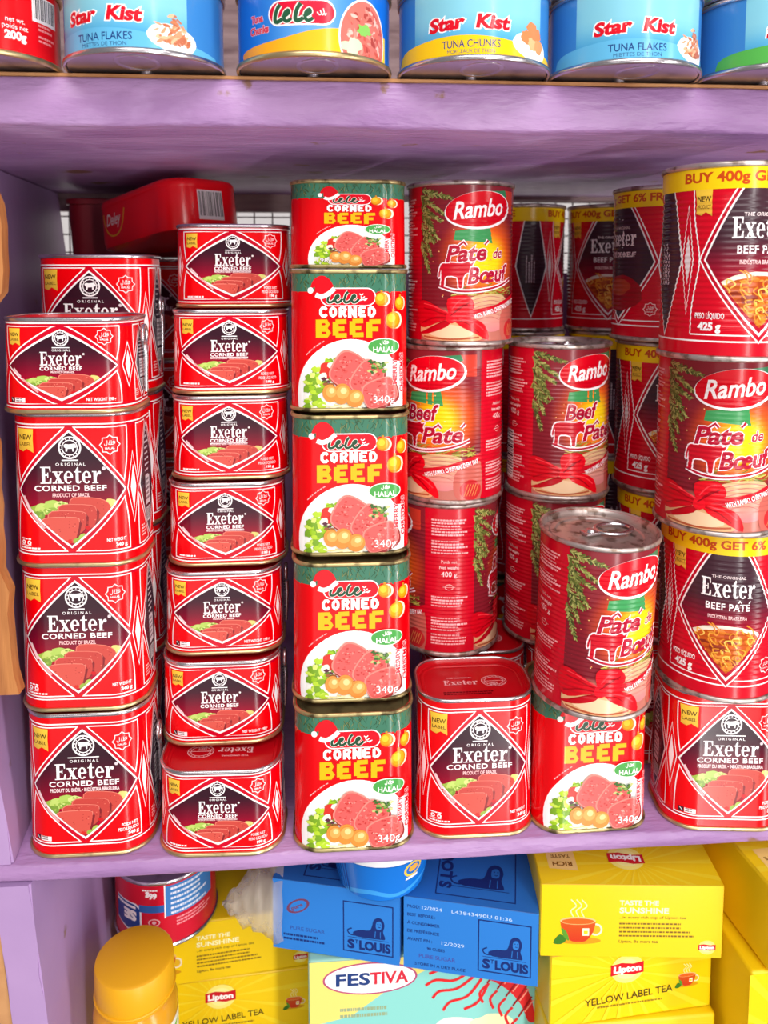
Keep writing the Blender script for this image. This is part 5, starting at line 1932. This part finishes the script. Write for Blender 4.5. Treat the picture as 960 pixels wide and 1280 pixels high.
def tea_base(w, h):
    a = Art()
    a.rect(-w / 2, 0, w / 2, h, TEA, 0)
    a.clip = [(-w / 2, 0), (w / 2, 0), (w / 2, h), (-w / 2, h)]
    return a


def tea_front_text(w, h):
    a = tea_base(w, h)
    tea_cup(a, -w / 2 + 26, h * .36, .92, 2)
    a.clip = None
    x = -w / 2 + 54
    a.text('TASTE THE', x, h - 14.5, 3.6, (252, 246, 190), 2, w=27, bold=.03, align='l')
    a.text('SUNSHINE', x, h - 20.5, 4.2, (252, 246, 190), 2, w=34, bold=.03, align='l')
    brown = (130, 96, 20)
    a.text('...in every rich cup of Lipton tea', x, h - 24.5, 2.0, brown, 2, w=46, align='l', bold=.02)
    for i in range(4):
        a.tiny(x, h - 29 - i * 3.0, 55, 1, 2.6, brown, 2, i + 3)
    a.text('Lipton. Be more tea', x, h - 42.5, 2.2, brown, 2, w=27, align='l', bold=.03)
    tea_logo(a, w / 2 - 10, 7.6, .40, 2)
    return a


def tea_top(w, d):
    a = tea_base(w, d)
    rays(a, 8, 20, w, d, 1)
    tea_logo(a, 2, 24, .85, 2, True, PI - .06)
    a.text('YELLOW LABEL TEA', 10, 46, 6.0, (110, 92, 20), 2, w=66, rot=PI)
    a.clip = None
    a.poly([(-w / 2 + 8, 14), (-w / 2 + 28, 12), (-w / 2 + 28, 34), (-w / 2 + 8, 35)], (248, 208, 120), 2)
    a.text('RICH', -w / 2 + 18, 20, 4, (140, 90, 20), 3, w=14, rot=PI, bold=.04)
    a.text('TASTE', -w / 2 + 18, 27, 3, (140, 90, 20), 3, w=14, rot=PI, bold=.02)
    return a


def tea_main(w, h, small=False):
    a = tea_base(w, h)
    rays(a, -6, h * .68, w, h, 1)
    tea_logo(a, -4, h * .70, .82, 2)
    a.text('YELLOW LABEL TEA', -2, h * .26, 5.2, (86, 66, 12), 2, w=66, bold=.01, rot=.05)
    a.tiny(-26, h * .18, 52, 1, 2.6, (150, 120, 20), 2, 6)
    a.text('DESSERT TEA', -2, h * .08, 2.2, (150, 120, 20), 2, w=22) if False else None
    tea_cup(a, w / 2 - 18, h * .42, .5, 2)
    a.clip = None
    return a


zA = CAMZ - .4760
wA, dA, hA = .127, .085, .0535
ax, ay = spot(800, .503, zA)
gt = 'yellow tea boxes'
carton('tea_box', 'box', 'yellow tea box with a glass cup and a text block, beside the sugar', wA, dA, hA, (ax - .003, ay + dA / 2, zA + .0006), -5, TEA, [('front_print', 'front', tea_front_text(125, 53)), ('top_print', 'top', tea_top(125, 84))], gt, 'film')
bx, by = spot(784, .512, zA - .05)
carton('tea_box', 'box', 'yellow tea box with a red name plate, directly under the one with the text block', .122, dA, .0535, (bx, by + dA / 2, zA - .0540), 4, TEA, [('front_print', 'front', tea_main(120, 53))], gt, 'film')
tb = tea_base(122, 60)
tb.clip = None
tb.rect(25, 28, 45, 58, (248, 216, 130), 2)
tb.text('RICH', 35, 47, 5, (120, 80, 20), 3, w=16, bold=.04)
carton('tea_box', 'box', 'yellow tea box at the bottom of the stack, only its upper edge in view', .124, dA, zA - .0546 - ZL - .0006, (bx + .002, by + dA / 2 - .003, ZL + .0004), 1, TEA, [('front_print', 'front', tb)] if False else [], gt, 'film')
cx_, cy_ = spot(1052, .492, zA)
carton('tea_box', 'box', 'large yellow tea box at the right end of the lower shelf, upper one', .128, .085, .060, (cx_ + .004, cy_ + .0425, zA + .008), 6, TEA, [('front_print', 'front', tea_main(126, 59)), ('top_print', 'top', tea_top(126, 84))], gt, 'film')
cx_, cy_ = spot(1034, .492, zA - .06)
carton('tea_box', 'box', 'yellow tea box at the right end of the lower shelf, lower one', .126, .085, zA + .007 - ZL - .001, (cx_ + .002, cy_ + .0425, ZL + .0004), 3, TEA, [('front_print', 'front', tea_main(128, (zA + .007 - ZL) * 1000 - 3))], gt, 'film')
# tea boxes in the blur behind the jar
zB = CAMZ - .5260
lx, ly = spot(297, .592, zB)
for i, (dx, rt, lb) in enumerate(((0, 6, 'blurred yellow tea box behind the jar, topmost there, under the upside-down tin'), (.004, 4, 'blurred yellow tea box behind the jar, second from the top'), (.002, 5, 'blurred yellow tea box behind the jar, at the bottom'))):
    hh = .0510 if i < 2 else zB - .1036 - ZL
    carton('tea_box', 'box', lb, .150, .09, hh, (lx + dx - .018, ly + .045, (zB - .0514 * (i + 1)) if i < 2 else ZL + .0004), rt, TEA, [('front_print', 'front', tea_front_text(148, 50))] if i == 0 else ([('front_print', 'front', tea_main(148, 50))] if i == 1 else []), 'blurred tea boxes behind the jar', 'card')
px_, py_ = spot(209, .602, zB)
t = KTp.put('small red and blue tin standing upside down on the blurred tea boxes', (px_, py_, zB + FT2.H + .0006), math.radians(188), None, (PI, 0))

# yellow-lidded jar
def lathe(prof, name, m, n=40, angle=40, cap=True):
    bm = bmesh.new()
    rings = [[bm.verts.new((r * math.cos(2 * PI * k / n), r * math.sin(2 * PI * k / n), z)) for k in range(n)] for r, z in prof]
    for a_, b_ in zip(rings, rings[1:]):
        for k in range(n):
            bm.faces.new((a_[k], a_[(k + 1) % n], b_[(k + 1) % n], b_[k]))
    if cap:
        bm.faces.new(rings[0][::-1])
        bm.faces.new(rings[-1])
    return finish(bm, name, m, angle)


jx, jy = spot(168, .505, .90)
jar = thing('spread_jar', 'jar with a broad yellow screw lid in the lower left corner of the shelf', 'jar', (jx, jy, ZL + .0004))
JH = .8985 - ZL
obj('jar_body', lathe([(.024, 0), (.028, .003), (.0285, .01), (.0285, JH - .036), (.027, JH - .030), (.0235, JH - .026), (.0235, JH - .020)], 'jar_body', M['jarbody']), jar)
ja = Art()
PJ = 2 * PI * .0288 * 1000
hJ = (JH - .042) * 1000
ja.grid(-PJ / 2, PJ / 2, 20, hJ, 30, 1, (236, 196, 120), 0)
ja.rect(-24, 24, 4, hJ - 1, (232, 150, 120), 1)
ja.rect(6, 24, 50, hJ - 1, (244, 240, 230), 1)
ja.poly([(8, hJ - 26), (40, hJ - 12), (44, hJ - 4), (10, hJ - 14)], (110, 180, 80), 2)
ja.tiny(10, hJ - 20, 30, 4, 4, (60, 130, 60), 3, 3)
FJ = Round(.0287, .3)
obj('jar_label', label_mesh(FJ, ja, 'jar_label', M['print'], round_cuts(FJ)), jar)
lidp = [(.0262, JH - .026), (.0268, JH - .025)] + [(.0268, JH - .004), (.0262, JH - .0012), (.0245, JH)]
lid = obj('lid', lathe(lidp, 'lid', M['yellowlid'], 60), jar)
bm = bmesh.new()
sweep(bm, [(.0268 * math.cos(2 * PI * k / 48), .0268 * math.sin(2 * PI * k / 48), JH - .0225) for k in range(48)], .0009, 8, True)
obj('lid_band', finish(bm, 'lid_band', M['yellowlid']), lid)

# blue tub on the sugar
ux, uy = spot(476, .538, .94)
ut = thing('margarine_tub', 'small blue plastic tub standing on the sugar boxes right under the shelf edge', 'tub', (ux, uy, ZS + h_ + .0008))
obj('tub_body', lathe([(.026, 0), (.0285, .0015), (.0325, .008), (.0385, .036), (.039, .038)], 'tub_body', M['bluetub']), ut)
obj('lid', lathe([(.0391, .0365), (.0412, .037), (.0414, .0425), (.039, .044)], 'lid', M['white']), ut)
FU = Round(.0335, .2)
ua = Art()
ua.rect(-104, 5, 104, 34, (18, 112, 206), 0)
ua.ell(20, 27, 7, 6.4, (240, 200, 60), 1, n=24)
ua.ell(20, 27, 5.4, 4.6, (40, 110, 190), 1.5, n=20)
ua.blob(20, 27.5, 3.6, 2.8, (240, 170, 50), 2, 3, .1)
ua.rect(15, 18.5, 25, 20.6, (240, 244, 250), 1)
ua.poly(smooth([(-30, 8), (-10, 14), (10, 10), (34, 15), (34, 12), (10, 7), (-10, 10), (-30, 5)], 4, True), (60, 156, 230), 1)
for k in range(8):
    ua.rect(-46 + k * 2.6, 6, -44.8 + k * 2.6, 32, (14, 64, 150), 1)


def tubmap(u, v, o):
    r = .0325 + (v - .008) / .028 * .006 + o + .0001
    t_ = u / .0335
    return (r * math.sin(t_), -r * math.cos(t_), v), (math.sin(t_), -math.cos(t_), -.2)


me = wrap(ua, 'printed_mark', tubmap, [i * 2.0 for i in range(-52, 53)])
me.materials.append(M['print'])
obj('printed_mark', me, ut)

# clear film bag round the end of the wrapped sugar box
bm = bmesh.new()
r5 = random.Random(4)
gx, gy = spot(346, .534, ZS + .03)
nu, nv = 14, 18
grid = []
for i in range(nu + 1):
    s_ = i / nu
    rowv = []
    for j in range(nv):
        t_ = 2 * PI * j / nv
        rad = (1 - s_ ** 1.5) * .95 + .07
        rowv.append(bm.verts.new((gx + .004 - s_ * .044 + r5.uniform(-.0016, .0016), gy + .012 + .024 * rad * math.cos(t_) + r5.uniform(-.003, .003) * (i > 0), ZS + .0300 - .004 * s_ + .0290 * rad * math.sin(t_) + r5.uniform(-.0025, .0025) * (i > 0))))
    grid.append(rowv)
for i in range(nu):
    for j in range(nv):
        bm.faces.new((grid[i][j], grid[i][(j + 1) % nv], grid[i + 1][(j + 1) % nv], grid[i + 1][j]))
bm.faces.new(grid[-1])
o = obj('plastic_bag', finish(bm, 'plastic_bag', M['bag'], 180))
o['label'], o['category'] = 'crumpled end of clear plastic film at the side of the wrapped sugar box', 'plastic film'

# left of the post: cardboard flap and a jar with a green and white label
bm = bmesh.new()
xo = xw(.99) - .022
rings = []
for z in (ZL + .0006, .80, .90, .955, .978):
    x = xw(z) - .0222
    wd = .009 if z < .96 else .004
    rings.append([bm.verts.new(p) for p in ((x - wd, FRONT + .001, z), (x - .0006, FRONT + .001, z), (x - .0006, FRONT + .16, z), (x - wd, FRONT + .16, z))])
for a_, b_ in zip(rings, rings[1:]):
    for k in range(4):
        bm.faces.new((a_[k], a_[(k + 1) % 4], b_[(k + 1) % 4], b_[k]))
bm.faces.new(rings[0])
bm.faces.new(rings[-1][::-1])
o = obj('cardboard_flap', finish(bm, 'cardboard_flap', M['cardboard']))
o['label'], o['category'] = 'brown cardboard flap leaning on the outside of the left post', 'cardboard'
jx, jy = spot(-22, .50, .88)
jx, jy = -.2475, .515
j2 = thing('pickle_jar', 'glass jar with a white and green label, beyond the left post', 'jar', (jx, jy, ZL + .0004))
obj('jar_body', lathe([(.026, 0), (.031, .004), (.032, .012), (.032, .20), (.026, .214), (.024, .222)], 'jar_body', mat('olive_glass', (96, 84, 40), .12)), j2)
obj('jar_cap', lathe([(.026, .218), (.0265, .219), (.0265, .234), (.025, .236)], 'jar_cap', M['goldlid']), j2)
FJ2 = Round(.0322, .3)
ja = Art()
PJ = FJ2.P * 1000
ja.grid(-PJ / 2, PJ / 2, 60, 190, 30, 1, (74, 130, 66), 0)
ja.rect(-PJ / 2, 182, PJ / 2, 190, (220, 206, 70), 1)
ja.rect(-10, 100, 60, 178, (236, 240, 238), 1)
ja.tiny(-4, 172, 50, 14, 5, (120, 130, 130), 2, 6)
obj('jar_label', label_mesh(FJ2, ja, 'jar_label', M['print'], round_cuts(FJ2)), j2)
